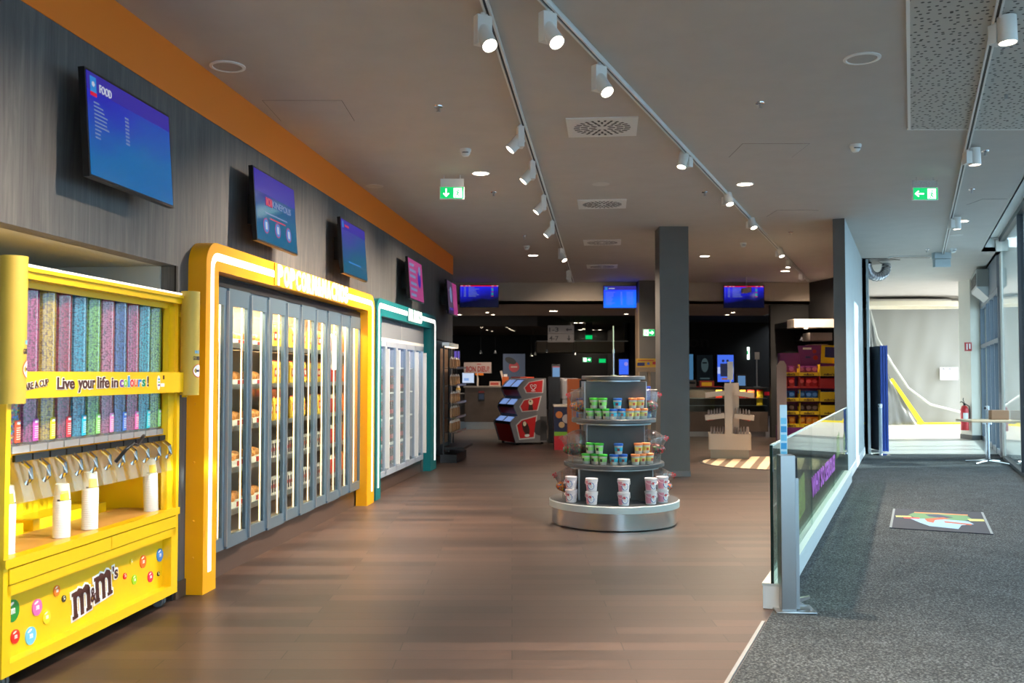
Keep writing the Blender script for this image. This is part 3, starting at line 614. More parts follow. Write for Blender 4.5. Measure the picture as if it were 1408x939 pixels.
for si, z in enumerate(SH):
    lv = LEV[si]
    for k, u in enumerate((1.0, 1.17, 1.42, 1.6)):
        put(NT, u, .2 + .03 * (k % 2), z, random.uniform(-.1, .1), 'tray of golden nachos with a red and white rim on the %s cabinet shelf' % lv, 'nacho trays on the %s cabinet shelf' % lv)
    if si >= 2:
        for k in range(17):
            if k % 6 == 5: continue
            put(PB, 1.78 + k * .092, .14 + random.uniform(0, .02), z, random.uniform(-.25, .25), 'yellow popcorn bag standing in the row on the %s cabinet shelf' % lv, 'popcorn bags on the %s cabinet shelf' % lv)
    else:
        for k in range(26):
            if k % 7 in (5, 6): continue
            put(SB, 1.77 + k * .06, .15, z, random.uniform(-.12, .12), 'slim dark and white carton on the %s cabinet shelf' % lv, 'slim cartons on the %s cabinet shelf' % lv)
    for k in range(5):
        put(RB, 3.37 + k * .08, .14, z, random.uniform(-.2, .2), 'red and cream crisp bag near the right end of the %s cabinet shelf' % lv, 'crisp bags on the %s cabinet shelf' % lv)
    for k in range(3):
        put(NB, 3.83 + k * .095, .14, z, random.uniform(-.2, .2), 'orange nacho bag behind the last door on the %s cabinet shelf' % lv, 'orange bags on the %s cabinet shelf' % lv)
for o in (PB, NB, RB, SB, NT):
    if 'used' in o.keys(): del o['used']
# small price clips on shelves
# ---- drinks cooler
t = thing('drinks_cooler', 'pale drinks cooler with white framed glass doors inside the teal surround', 'cooler', W(11.44), TH); CW2 = 3.04
cool = mat('cooler_lining', (150, 155, 175), .4)
q = B(); q.box(0, 0.0, .19, .03, .6, 2.2); q.box(CW2 - .03, 0, .19, CW2, .6, 2.2); q.box(0, .57, .19, CW2, .6, 2.2); q.box(0, 0, .19, CW2, .6, .24); q.box(0, 0, 2.17, CW2, .6, 2.2); q.build('cabinet_body', cool, t)
q = B(); q.box(0, .01, 0, CW2, .4, .185); q.build('plinth', MATS['brown_plinth'], t)
q = B(); q.box(.0, -.03, 1.97, CW2, .0, 2.215); q.mat(1).box(0, -.035, 1.93, CW2, -.0, 1.97); q.box(CW2 / 2 - .002, -.032, 1.97, CW2 / 2 + .002, -.03, 2.2); q.build('header_panel', [mat('grey_header', (122, 128, 136), .45), white], t)
for z in (.55, .9, 1.25, 1.6):
    q = B(); q.box(.03, .1, z - .015, CW2 - .03, .55, z); q.build('shelf', white, t)
for k in range(5):
    x0 = .01 + k * .605; x1 = x0 + .6; q = B(); y0, y1 = -.035, -.002
    q.box(x0, y0, .2, x0 + .05, y1, 1.93); q.box(x1 - .05, y0, .2, x1, y1, 1.93); q.box(x0, y0, .2, x1, y1, .27); q.box(x0, y0, 1.86, x1, y1, 1.93)
    d = q.build('cooler_door', mat('pale_door_frame', (160, 172, 188), .35), t)
    q = B(); q.box(x0 + .05, -.02, .27, x1 - .05, -.014, 1.86); q.build('door_pane', pane, d)
    q = B(); q.box(x1 - .035, y0 - .05, .3, x1 - .01, y0, 1.83); q.build('door_handle', white, d)
for x in (.6, 1.8, 2.5):
    L = bpy.data.lights.new('cooler_lamp', 'AREA'); L.shape = 'RECTANGLE'; L.size = .9; L.size_y = .06; L.energy = 4; L.color = (.72, .78, 1)
    o = bpy.data.objects.new('cooler_lamp', L); C.objects.link(o); o.parent = t; o.location = (x, .09, 2.12); o.rotation_euler = (R(20), 0, 0)
q = B(); q.lathe([(.03, 0), (.034, .01), (.034, .14), (.014, .19), (.014, .215)], n=12); q.mat(1).cyl(0, 0, .215, .23, .016, 10); q.mat(2).lathe([(.0345, .05), (.0345, .11)], n=12, cap=False)
BT = fin(q.build('drink_bottle', [mat('bottle_dark', (60, 25, 20), .15), redm, mat('bottle_label', (200, 30, 40), .4)]), 'bottle')
q = B(); q.lathe([(.03, 0), (.034, .01), (.034, .14), (.014, .19), (.014, .215)], n=12); q.mat(1).cyl(0, 0, .215, .23, .016, 10); q.mat(2).lathe([(.0345, .05), (.0345, .11)], n=12, cap=False)
WB = fin(q.build('drink_bottle', [mat('bottle_clear', (190, 205, 220), .1), mat('cap_blue', (40, 80, 190), .3), mat('water_label', (90, 140, 210), .4)]), 'bottle')
for si, z in enumerate((.241, .551, .901, 1.251)):
    lv = ('bottom', 'second', 'third', 'top')[si]
    for k in range(18):
        u = .3 + k * .14; red = (k > 6); pr_ = BT if red else WB
        c = copy_tree(pr_) if pr_['used'] else pr_; pr_['used'] = 1
        if c is not pr_: del c['used']
        c.location = W(11.44 + u, -.2, z); c.rotation_euler[2] = TH
        c['label'] = ('dark bottle with a red label' if red else 'clear water bottle with a blue label') + ' on the %s cooler shelf' % lv
        c['group'] = ('red label' if red else 'water') + ' bottles on the %s cooler shelf' % lv
for o in (BT, WB):
    del o['used']
# ================================================================== CEILING THINGS
ZC = 3.7
trackdark = mat('track_slot', (38, 38, 40), .5)
def track(p0, p1, label):
    dx, dy = p1[0] - p0[0], p1[1] - p0[1]; L_ = math.hypot(dx, dy)
    t = thing('light_track', label, 'light track', (p0[0], p0[1], ZC - .036), math.atan2(dy, dx))
    q = B(); q.box(0, -.022, 0, L_, -.009, .036); q.box(0, .009, 0, L_, .022, .036); q.box(0, -.022, .03, L_, .022, .036); q.build('rail', white, t)
    q = B(); q.box(0, -.009, .012, L_, .009, .03); q.build('slot', trackdark, t)
    return t
track((-1.01, -3.4), (1.45, 22.0), 'white ceiling track nearest the yellow-fronted wall')
track((-3.43, -3.4), (6.9, 21.6), 'long white ceiling track running diagonally down the middle of the room')
track((2.0, 3.4), (7.9, 17.0), 'white ceiling track at the right, crossing the perforated panel')
def spot(x, y, rz, tilt, label, kind='side', group=None, power=None, s=1.0, col=(1, .80, .60), lit=True, size=95):
    """driver box on the track; the head pivots at its lower end; rz = direction the beam leans to, tilt from straight down"""
    t = thing('track_spotlight', label, 'spotlight', (x, y, ZC - .036), 0, group)
    q = B(); q.cyl(0, 0, -.02, .0, .014, 10); q.box(-.03, -.016, -.03, .03, .016, -.015); q.build('track_adapter', white, t)
    q = B().at(Matrix.Rotation(rz, 4, 'Z'))
    if kind == 'side': q.bbox(-.028 * s, -.05, -.2 * s, .028 * s, .05, -.02, .004)
    else: q.bbox(-.028, -.045, -.12 * s, .028, .045, -.02, .004)
    q.build('driver_box', white, t)
    M = Matrix.Rotation(rz, 4, 'Z') @ Matrix.Translation((.035 if kind == 'side' else .07, .0, -.16 * s if kind == 'side' else -.05)) @ Matrix.Rotation(-tilt, 4, 'Y')
    q = B().at(M); r_ = .048 * s
    q.lathe([(.6 * r_, .07), (r_, .065), (r_, -.085 * s), (.92 * r_, -.085 * s), (.85 * r_, -.07 * s)], n=24, cap=False); q.lathe([(.0001, .07), (.6 * r_, .07)], n=24, cap=False); hd = q.build('lamp_head', white, t)
    q = B().at(M); q.lathe([(.0001, -.072 * s), (.86 * r_, -.072 * s)], n=20, cap=False); q.build('lens', lamp if lit else white, hd)
    if lit:
        L = bpy.data.lights.new('spot_lamp', 'SPOT'); L.energy = (power or 60) * PM; L.spot_size = R(size); L.spot_blend = 1; L.color = col; L.shadow_soft_size = .035
        o = bpy.data.objects.new('spot_lamp', L); C.objects.link(o); o.parent = t; o.matrix_local = M @ Matrix.Translation((0, 0, -.095 * s))
    return t
lw = TH + R(90)                                  # towards the left wall
ord_ = ['first', 'second', 'third', 'fourth', 'fifth', 'sixth', 'seventh', 'eighth', 'ninth']
def onl(p0, p1, y): k = (y - p0[1]) / (p1[1] - p0[1]); return p0[0] + k * (p1[0] - p0[0])
T1 = ((-.40, 3.2), (1.45, 22.0)); T2 = ((-.72, 3.2), (6.9, 21.6)); T3 = ((2.0, 3.4), (7.9, 17.0))
for k, (y, rz, tl, pw) in enumerate([(4.6, lw + .3, R(38), 34), (5.5, R(-60), R(38), 50), (8.0, lw + .25, R(42), 55), (9.32, lw + .25, R(42), 55), (11.1, lw + .2, R(42), 55), (12.98, lw + .2, R(42), 55), (15.8, R(-50), R(35), 50), (19.2, R(80), R(50), 50)]):
    spot(onl(*T1, y), y, rz, tl, 'white boxy spotlight, %s from the camera on the track nearest the left wall' % ord_[k], power=pw)
for k, (y, rz, tl, pw) in enumerate([(5.45, R(-55), R(40), 55), (6.4, R(-55), R(38), 55), (9.13, R(-140), R(18), 60), (11.18, R(-75), R(22), 60), (12.98, R(-70), R(24), 60), (16.1, R(-70), R(24), 45), (17.7, R(-120), R(10), 40), (19.9, R(60), R(45), 35)]):
    spot(onl(*T2, y), y, rz, tl, 'white cylinder spotlight, %s from the camera on the middle diagonal track' % ord_[k], kind='side' if k < 2 else 'stub', power=pw)
for k, (y, pw) in enumerate([(5.66, 12), (8.9, 12), (12.86, 12)]):
    spot(onl(*T3, y), y, R(0) if k else R(-60), R(2), 'white upright cylinder spotlight, %s from the camera on the right-hand track' % ord_[k], kind='stub', power=pw, s=1.15)
for a in (3.7, 4.05):
    pass
spot(onl(*T1, 3.9), 3.9, lw + .5, R(40), 'white spotlight partly cut by the top edge, on the track nearest the left wall', power=34)
for k, y in enumerate((2.2, .6, -1.2, -3.0)):  # unseen spots added to lift the bounce light on the near ceiling
    for T_, rz, tl, pw, lb in ((T1, R(-70), R(35), 60, 'nearest the left wall'), (T2, R(-60), R(30), 70, 'in the middle')):
        spot(onl(*T_, y), y, rz, tl, 'added white spotlight behind the camera, %s on the track %s' % (ord_[k], lb), power=pw)
def diffuser(x, y, label):
    t = thing('ceiling_diffuser', label, 'air vent', (x, y, ZC), math.atan2(1, .1045) - pi / 2)
    q = B(); q.box(-.31, -.31, -.012, .31, .31, -.0005); q.lathe([(.26, -.012), (.255, -.0145), (.25, -.012)], n=32, cap=False); q.build('plate', white, t)
    q = B()
    for ring, (r0, r1, n) in enumerate(((.06, .115, 10), (.13, .19, 18), (.20, .25, 26))):
        for i in range(n):
            a = 2 * pi * (i + .5 * ring) / n; w_ = .010
            ca, sa = cos(a), sin(a)
            q.prism([(r0 * ca - w_ * sa, r0 * sa + w_ * ca), (r0 * ca + w_ * sa, r0 * sa - w_ * ca), (r1 * ca + w_ * sa, r1 * sa - w_ * ca), (r1 * ca - w_ * sa, r1 * sa + w_ * ca)], -.0135, -.012)
    q.build('radial_slots', black, t)
for (x, y), o_ in zip(((.80, 8.19), (1.16, 11.92), (1.5, 15.4), (1.83, 18.85)), ('nearest', 'second', 'third', 'farthest')):
    diffuser(x, y, '%s square ceiling vent with radial slots in the row of four' % o_)
def downlight(x, y, label, z=ZC, r=.085, lit=True, pw=None, group=None, emi_m=None):
    t = thing('downlight', label, 'ceiling light', (x, y, z), 0, group)
    q = B(); q.lathe([(r * 1.15, -.001), (r * 1.15, -.006), (r, -.008), (r * .95, -.002)], n=28, cap=False); q.build('trim_ring', white, t)
    q = B(); q.lathe([(.0001, -.004), (r * .96, -.004)], n=28, cap=False); q.build('lens', (emi_m or lamp) if lit else mat('unlit_lens', (150, 146, 140), .5), t)
    if lit and pw:
        L = bpy.data.lights.new('down_lamp', 'SPOT'); L.energy = pw; L.spot_size = R(120); L.spot_blend = .9; L.color = (1, .84, .66); L.shadow_soft_size = r
        o = bpy.data.objects.new('down_lamp', L); C.objects.link(o); o.parent = t; o.location = (0, 0, -.02)
    return t
for (x, y), lb in zip(((-.342, 10.1), (2.689, 10.68), (.389, 17.11), (3.579, 17.22), (6.448, 13.28), (5.798, 19.7)),
    ('lit downlight beside the hanging exit sign at the left', 'lit downlight to the right of the middle track', 'lit downlight between left track and left wall, near the far beam', 'lit downlight to the right of the dark square column', 'lit downlight above the right-hand walkway', 'lit downlight above the candy tower')):
    downlight(x, y, lb, pw=DOWN_W, r=.09)
for (x, y), lb in zip(((-2.03, 6.57), (2.434, 6.4)), ('large round flush ceiling speaker beside the orange band', 'large round flush ceiling speaker near the perforated panel')):
    t = thing('ceiling_speaker', lb, 'speaker', (x, y, ZC)); q = B(); q.lathe([(.125, 0), (.125, -.008), (.105, -.012), (.1, -.006)], n=32, cap=False); q.build('rim', white, t)
    q = B(); q.lathe([(.0001, -.009), (.102, -.006)], n=32, cap=False); q.build('grille', mat('speaker_mesh', (170, 166, 160), .6), t)
for (x, y), lb in zip(((-1.606, 10.8), (1.025, 10.68), (7.0, 14.6)), ('blank round ceiling plate near the orange band', 'blank round ceiling plate between the two nearest vents', 'blank round ceiling plate above the walkway')):
    q = B(); q.lathe([(.0001, -.006), (.1, -.006), (.105, 0)], n=24, cap=False); tag(q.build('blank_plate', mat('plate_white', (200, 196, 190), .6), None, (x, y, ZC)), lb, 'ceiling plate')
for k, ((x, y), lb) in enumerate(zip(((-.454, 9.02), (3.288, 8.84), (.249, 15.85), (3.868, 15.5), (7.72, 16.22)), ('white dome smoke detector left of the left track', 'white dome smoke detector right of the access panel', 'small smoke detector far left of the track', 'small smoke detector above the far right of the dark column', 'smoke detector at the end of the walkway ceiling'))):
    t = thing('smoke_detector', lb, 'smoke detector', (x, y, ZC)); q = B(); q.lathe([(.055, 0), (.055, -.02), (.047, -.03)], n=20, cap=False); q.build('mount', white, t)
    q = B(); q.lathe([(.047, -.03), (.044, -.05), (.028, -.07), (.0001, -.075)], n=20, cap=False); q.mat(1).box(-.03, -.048, -.045, .03, -.044, -.035); q.build('dome', [white, mat('grey_slot', (110, 110, 112), .5)], t)
spr = None
for (x, y), lb in zip(((-.603, 7.56), (2.007, 7.46), (3.862, 7.2), (-.22, 11.15), (2.324, 11.15), (4.653, 9.08), (5.456, 10.98), (.196, 14.68), (4.3, 14.3), (7.3, 16.3)),
                      ('left of the nearest vent', 'above the middle of the picture', 'in the perforated panel', 'right of the exit sign at the left', 'under the lit downlight right of the track', 'beside the walkway track', 'farther along the walkway track', 'by the far left detector', 'right of the dark column', 'at the far end of the walkway')):
    t = thing('sprinkler', 'small chrome sprinkler head ' + lb, 'sprinkler', (x, y, ZC)); q = B(); q.lathe([(.038, 0), (.036, -.008), (.012, -.012)], n=16, cap=False); q.build('rosette', chrome, t)
    q = B(); q.cyl(0, 0, -.045, -.01, .006, 8); q.cyl(0, 0, -.05, -.046, .018, 12); q.box(-.014, -.002, -.046, -.011, .002, -.012); q.box(.011, -.002, -.046, .014, .002, -.012); q.build('nozzle', steel, t)
line_m = mat('panel_joint', (120, 114, 108), .7)
for (x0, y0, x1, y1), lb in zip(((-2.0, 7.4, -1.37, 8.0), (2.2, 8.8, 2.83, 9.35), (3.55, 12.4, 4.1, 12.9), (5.9, 11.6, 6.2, 12.0)), ('flush ceiling access panel near the orange band', 'flush ceiling access panel between the middle track and detector', 'small flush access panel in front of the grey partition', 'tiny flush access panel above the walkway')):
    t = thing('ceiling_hatch', lb, 'access panel', ((x0 + x1) / 2, (y0 + y1) / 2, ZC)); w_, d_ = (x1 - x0) / 2, (y1 - y0) / 2
    q = B(); q.box(-w_, -d_, -.004, w_, d_, -.0003); q.build('panel', ceilm, t)
    q = B(); 
    for (a, b_, c_, e_) in ((-w_ - .006, -d_ - .006, w_ + .006, -d_), (-w_ - .006, d_, w_ + .006, d_ + .006), (-w_ - .006, -d_, -w_, d_), (w_, -d_, w_ + .006, d_)): q.box(a, b_, -.002, c_, e_, -.0003)
    q.build('joint', line_m, t)
# perforated acoustic panel
def perf_mat():
    m = mat('perforated_plaster', (186, 184, 178), .7); n, l, p = nodes(m); v = n.new('ShaderNodeTexVoronoi'); l.new(coords(n, l), v.inputs['Vector']); v.inputs['Scale'].default_value = 17; v.inputs['Randomness'].default_value = .75
    v.distance = 'EUCLIDEAN'; v.voronoi_dimensions = '2D'
    c = ramp(n, l, v.outputs['Distance'], [(0, (66, 64, 62)), (.17, (78, 76, 72)), (.2, (186, 184, 178))]); l.new(c, p.inputs['Base Color']); return m
t = thing('acoustic_panel', 'large perforated white acoustic ceiling panel at the top right', 'ceiling panel', (3.5, 6.5, ZC))
q = B(); q.prism([(2.342 - 3.5 - .43 * 2.4, 5.4 - 6.5 - 2.4), (cx(3.0) - 3.5 - .02, 3.0 - 6.5), (cx(8.239) - 3.5 - .02, 8.239 - 6.5), (3.559 - 3.5, 8.239 - 6.5)], -.012, -.0005); q.build('panel', perf_mat(), t)
q = B(); q.prism([(3.535 - 3.5, 8.239 - 6.5), (cx(8.239) - 3.52, 8.239 - 6.5), (cx(8.239) - 3.52, 8.26 - 6.5), (3.535 - 3.5, 8.26 - 6.5)], -.014, -.0005)
q.prism([(3.535 - 3.5, 8.239 - 6.5), (3.559 - 3.5, 8.239 - 6.5), (1.31 - 3.5, 3.0 - 6.5), (1.286 - 3.5, 3.0 - 6.5)], -.014, -.0005); q.build('edge_bead', white, t)
# exit signs
def running(q, x, z, s, y):
    q.disc(x + .05 * s, z + .82 * s, .09 * s, y - .001, y, 12); 
    for P in ([(.0, .70), (.12, .62), (.0, .34), (-.12, .40)], [(-.02, .42), (.1, .36), (.22, .12), (.14, .06), (.02, .24)], [(-.1, .40), (0, .34), (-.14, .04), (-.34, .0), (-.34, .08), (-.18, .12)], [(.02, .70), (-.2, .66), (-.28, .44), (-.22, .42), (-.14, .58), (.04, .62)], [(.06, .66), (.2, .46), (.34, .5), (.34, .44), (.18, .38), (.02, .56)]):
        q.sheet([(x + a * s, z + b_ * s) for a, b_ in P], y - .001, y)
def exit_sign(loc, w_, h_, arrow, man_left, label, rotz=0, hang=.0, thick=.03, cat='exit sign'):
    t = thing('exit_sign', label, cat, loc, rotz)
    q = B(); q.bbox(-w_ / 2 - .008, 0, -h_ - .008, w_ / 2 + .008, thick, .008, .003); q.build('sign_box', white, t)
    if hang:
        q = B(); q.box(-w_ / 2, .005, .008, w_ / 2, thick - .005, .008 + hang * .62); q.cyl(-w_ * .35, thick / 2, .008 + hang * .6, hang, .004, 6); q.cyl(w_ * .35, thick / 2, .008 + hang * .6, hang, .004, 6); q.build('hanger', white if arrow == 'down' else mat('clear_hanger', (190, 190, 190), .2, alpha=.35), t)
    q = B(); q.box(-w_ / 2, -.003, -h_, w_ / 2, .0, 0); g_ = q.build('green_face', grn, t)
    q = B(); s = h_; y = -.0035; mx = -w_ / 4 if man_left else w_ / 4; ax = -mx
    q.mat(0).box(mx - .36 * s, y, -.93 * s, mx + .36 * s, -.003, -.07 * s); q.mat(1); running(q, mx, -.92 * s, .8 * s, y)
    q.mat(0)
    if arrow == 'left': pts = [[(-.42, .5), (-.1, .22), (-.02, .30), (-.22, .44), (-.22, .56), (-.02, .70), (-.1, .78)], [(-.24, .44), (.38, .44), (.38, .56), (-.24, .56)]]
    elif arrow == 'down': pts = [[(0, .12), (.28, .42), (.20, .50), (.0, .30), (-.20, .50), (-.28, .42)], [(-.055, .28), (.055, .28), (.055, .88), (-.055, .88)]]
    else: pts = [[(.34, .5), (.0, .16), (0, .40), (-.34, .40), (-.34, .6), (0, .6), (0, .84)]]
    for P in pts: q.sheet([(ax + a * s, -s + b_ * s) for a, b_ in P], y, -.003)
    q.build('pictogram', [exw, grn], g_)
    return t
exit_sign((-.66, 10.17, 3.56), .255, .125, 'down', False, 'hanging green exit sign with a down arrow, left of the left track', hang=.14)
exit_sign((4.60, 10.29, 3.575), .27, .13, 'left', False, 'hanging green exit sign with a left arrow, above the walkway', hang=.125)
exit_sign((3.19, 21.66, 2.55), .26, .15, 'right', True, 'lit green exit sign on the far dark column')
# wayfinding board in the dark hall
t = thing('hanging_sign', 'grey hanging direction board reading 1-3 and 4-7 with arrows', 'sign', (1.42, 27.0, 2.93))
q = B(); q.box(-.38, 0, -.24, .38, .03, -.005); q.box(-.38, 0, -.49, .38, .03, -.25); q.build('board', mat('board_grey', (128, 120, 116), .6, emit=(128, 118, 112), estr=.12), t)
q = B(); q.cyl(-.3, .015, 0, .46, .005, 6); q.cyl(.3, .015, 0, .46, .005, 6); q.build('hanger', dark, t)
q = B(); q.text('1-3', -.34, -.19, .27, .13, -.001, .003, .01); q.text('4-7', -.34, -.44, .27, .13, -.001, .003, .01)
q.sheet([(.14, -.125), (.2, -.07), (.2, -.11), (.32, -.11), (.32, -.14), (.2, -.14), (.2, -.18)], -.004, -.001); q.sheet([(.23, -.45), (.17, -.38), (.215, -.38), (.215, -.29), (.245, -.29), (.245, -.38), (.29, -.38)], -.004, -.001)
q.build('lettering', mat('dark_lettering', (58, 54, 54)), t)
# ================================================================== ROUND SWEETS DISPLAY
DX, DY = 1.04, 9.55
slate = paint('slate_laminate', (70, 72, 76), 6, .4)
t = thing('sweets_display', 'round tiered sweets display with a polished steel base in the middle of the floor', 'display stand', (DX, DY, 0))
q = B(); q.lathe([(.60, 0), (.63, .01), (.63, .17)], n=72); q.build('steel_base', mat('polished_steel', (205, 207, 210), .16, 1), t)
q = B(); q.lathe([(.64, .17), (.66, .175), (.66, .235), (.652, .243)], n=72); q.mat(1).lathe([(.652, .2435), (.001, .244)], n=72, cap=False); q.build('base_platform', [mat('pale_aluminium', (196, 204, 204), .45, .2), slate], t)
for i, (r_, z, nm) in enumerate(((.51, .575, 'lower_shelf'), (.43, 1.015, 'upper_shelf'), (.325, 1.445, 'top_disc'))):
    q = B(); q.lathe([(r_ - .012, z), (r_, z + .006), (r_, z + .036), (r_ - .006, z + .043)], n=64); q.mat(1).lathe([(r_ - .005, z + .0435), (.001, z + .044)], n=48, cap=False); q.mat(2).lathe([(r_ - .05, z - .018), (r_ - .05, z)], n=48)
    q.build(nm, [slate, mat('dark_top', (58, 60, 64), .35), alu], t)
for (z0, z1, w_, nm) in ((.244, .56, .36, 'tier'), (.618, .998, .28, 'tier'), (1.058, 1.43, .30, 'tier')):
    q = B(); q.box(-w_, -.23, z0, w_, .23, z1); q.mat(1).box(-w_ * 1.04, -.18, z0, -w_, .23, z1); q.box(w_, -.18, z0, w_ * 1.04, .23, z1); q.build('core_block', [paint('dark_wood_core', (60, 57, 56), 6, .5), alu], t)
for (z, r0) in ((.618, .50), (1.058, .42)):
    q = B()
    for a0, a1 in ((R(205), R(245)), (R(295), R(335)), (R(252), R(288))): q.lathe([(r0 - .015, z + .001), (r0 - .015, z + .055)], n=14, a0=a0, a1=a1, cap=False)
    q.build('shelf_guard', clear, t)
for s in (-1, 1):
    for z, r_ in ((.244, .30), (.618, .24), (1.058, .2)):
        q = B(); q.lathe([(.1, z + .001), (.115, z + .27)], s * (r_ + .13), -.06, 20, cap=False); q.build('acrylic_bin', clear, t)
q = B(); q.cyl(0, 0, 1.488, 1.76, .012, 12); q.mat(1).box(-.012, -.01, 1.5, .012, .01, 1.72); q.mat(2).box(-.005, -.012, 1.72, .006, .012, 2.0); q.cyl(0, 0, 1.488, 1.496, .03, 16); q.build('price_post', [steel, dark, mat('green_tinted_acrylic', (150, 170, 140), .2)], t)
for s in (-1, 1):
    q = B(); q.tube([(s * .3, -.05, 1.345), (s * .44, -.05, 1.345)], .004, 6); q.build('hook', steel, t)
def tubm(body, lid, band):
    q = B(); q.lathe([(.029, 0), (.031, .002), (.038, .078)], n=20, cap=True); q.mat(1).lathe([(.040, .074), (.041, .078), (.041, .092), (.037, .094), (.0001, .094)], n=20, cap=False); q.mat(2).lathe([(.0325, .02), (.0372, .06)], n=20, cap=False)
    q.mat(3).lathe([(.0335, .028), (.0369, .052)], n=6, a0=R(235), a1=R(275), cap=False); return q
MT = {'green': (tubm(0, 0, 0), [mat('tub_clear', (205, 200, 190), .3), mat('lid_green', (70, 190, 60), .4), mat('label_green', (60, 130, 60), .5), mat('label_dark', (60, 50, 50), .5)], 'green-lidded sweet tub'),
      'blue': (tubm(0, 0, 0), [MATS['tub_clear'], mat('lid_blue', (40, 100, 190), .4), mat('label_blue', (60, 80, 150), .5), mat('label_maroon', (150, 60, 60), .5)], 'blue-lidded sweet tub'),
      'orange': (tubm(0, 0, 0), [MATS['tub_clear'], mat('lid_orange', (250, 150, 90), .4), mat('label_yellow', (235, 215, 110), .5), mat('label_red', (210, 90, 50), .5)], 'orange-lidded sweet tub')}
proto = {}
def tub(kind, a, r, z, label, sc=1.11, group=None):
    if kind not in proto:
        q, ms, _ = MT[kind]; o = q.build('sweet_tub', ms); proto[kind] = o
    else: o = proto[kind].copy(); C.objects.link(o)
    o.location = (DX + r * sin(a), DY - r * cos(a), z); o.rotation_euler = (0, 0, a + random.uniform(-.15, .15)); o.scale = (sc,) * 3
    tag(o, label, 'tub', group); return o
for (sh, z, r_) in (('upper', 1.059, .36), ('lower', .619, .44)):
    for kind, ca, lo, hi in (('green', -.56, 3, 2), ('blue', -.0, 2, 1), ('orange', .60, 3, 2)):
        step = .093 / r_
        for i in range(lo):
            tub(kind, ca + (i - (lo - 1) / 2) * step, r_ - (.02 if i % 2 else 0), z, '%s-lidded tub in the bottom row on the %s shelf of the round display' % (kind, sh), group='bottom row of %s tubs, %s shelf' % (kind, sh))
        for i in range(hi):
            tub(kind, ca + (i - (hi - 1) / 2) * step * 1.1, r_ - .01, z + .106, '%s-lidded tub on top of the others on the %s shelf of the round display' % (kind, sh), group='upper row of %s tubs, %s shelf' % (kind, sh))
# buckets
bp = None
bk = [mat('bucket_white', (238, 225, 225), .4), mat('bucket_pink', (230, 150, 170), .4), mat('bucket_blue', (70, 90, 170), .4), mat('bucket_red', (205, 50, 60), .4), wht]
for a, nm in ((-.95, 'far left'), (-.50, 'left of the middle'), (.06, 'middle'), (.58, 'right of the middle'), (.90, 'far right')):
    for lv in (0, 1):
        if bp is None:
            bp = thing('sweet_bucket', '', 'bucket', (0, 0, 0))
            q = B(); q.lathe([(.046, 0), (.049, .003), (.058, .112)], n=24); q.mat(1).lathe([(.0500, .012), (.0578, .102)], n=8, a0=R(180), a1=R(245), cap=False); q.build('pail', bk, bp)
            q = B()
            def cyd(q, a0, zc, rr, rad, n=16): q.add([(0, 0, 0)] * 0 + [((rad + (zc + y_) * .078) * cos(a0 + x_ / .055), (rad + (zc + y_) * .078) * sin(a0 + x_ / .055), zc + y_) for x_, y_ in [(rr * cos(2 * pi * i / n), rr * sin(2 * pi * i / n)) for i in range(n)]], [tuple(range(n))])
            q.mat(2); cyd(q, R(275), .055, .034, .0504); q.mat(4); cyd(q, R(275), .055, .027, .0509); q.mat(3); cyd(q, R(265), .075, .014, .0514)
            q.build('round_label', bk, bp)
            q = B(); q.lathe([(.060, .108), (.061, .112), (.061, .124), (.055, .127), (.054, .12), (.0001, .12)], n=24, cap=False); q.build('lid', bk[0], bp)
            q = B(); q.tube([(.061, 0, .105), (.058, -.03, .08), (.04, -.052, .07), (.0, -.064, .066), (-.04, -.052, .07), (-.058, -.03, .08), (-.061, 0, .105)], .0022, 6); q.build('wire_handle', bk[0], bp)
            c = bp
        else: c = copy_tree(bp)
        rr = .56; c.location = (DX + rr * sin(a), DY - rr * cos(a), .2445 + lv * .128); c.rotation_euler[2] = a * .6
        c['label'] = 'pink and white bucket, %s of the %s pile on the display base' % ('top' if lv else 'bottom', nm)
# big bags of sweets
def bigbag(x, y, z, s, mtl, label, lean):
    t = thing('sweets_bag', label, 'sweets bag', (x, y, z)); q = B()
    q.M = Matrix.Rotation(lean, 4, 'Y'); q.lathe([(.08, 0), (.13, .05), (.14, .13), (.10, .2), (.03, .27), (.012, .30)], n=22, cap=True); q.build('clear_film', MATS.get('bag_film') or glass('bag_film', (226, 216, 214), fresnel=1.7, opacity=.06, rough=.08), t)
    q = B(); q.M = Matrix.Rotation(lean, 4, 'Y'); q.M = Matrix.Identity(4); q.ball(((1 if lean > 0 else -1) * .15, 0, -.035), .1, 1.15, 1.0, .62, 16); q.ball(((1 if lean > 0 else -1) * .07, 0, -.03), .08, 1, 1.1, .7, 16); q.build('sweets', mtl, t)
    q = B(); q.M = Matrix.Rotation(lean, 4, 'Y'); q.box(-.03, -.008, .275, .03, .008, .29); q.box(-.012, -.012, .26, .012, .012, .31); q.build('red_tie', redm, t)
mx1 = candies('mixed_sweets', [(150, 40, 40), (60, 130, 60), (60, 40, 30), (200, 60, 60), (90, 30, 30)]); mx1.node_tree.nodes['Voronoi Texture'].inputs['Scale'].default_value = 55
mx2 = candies('jelly_sweets', [(240, 180, 60), (220, 120, 60), (90, 140, 190), (80, 120, 160), (230, 100, 60)]); mx2.node_tree.nodes['Voronoi Texture'].inputs['Scale'].default_value = 55
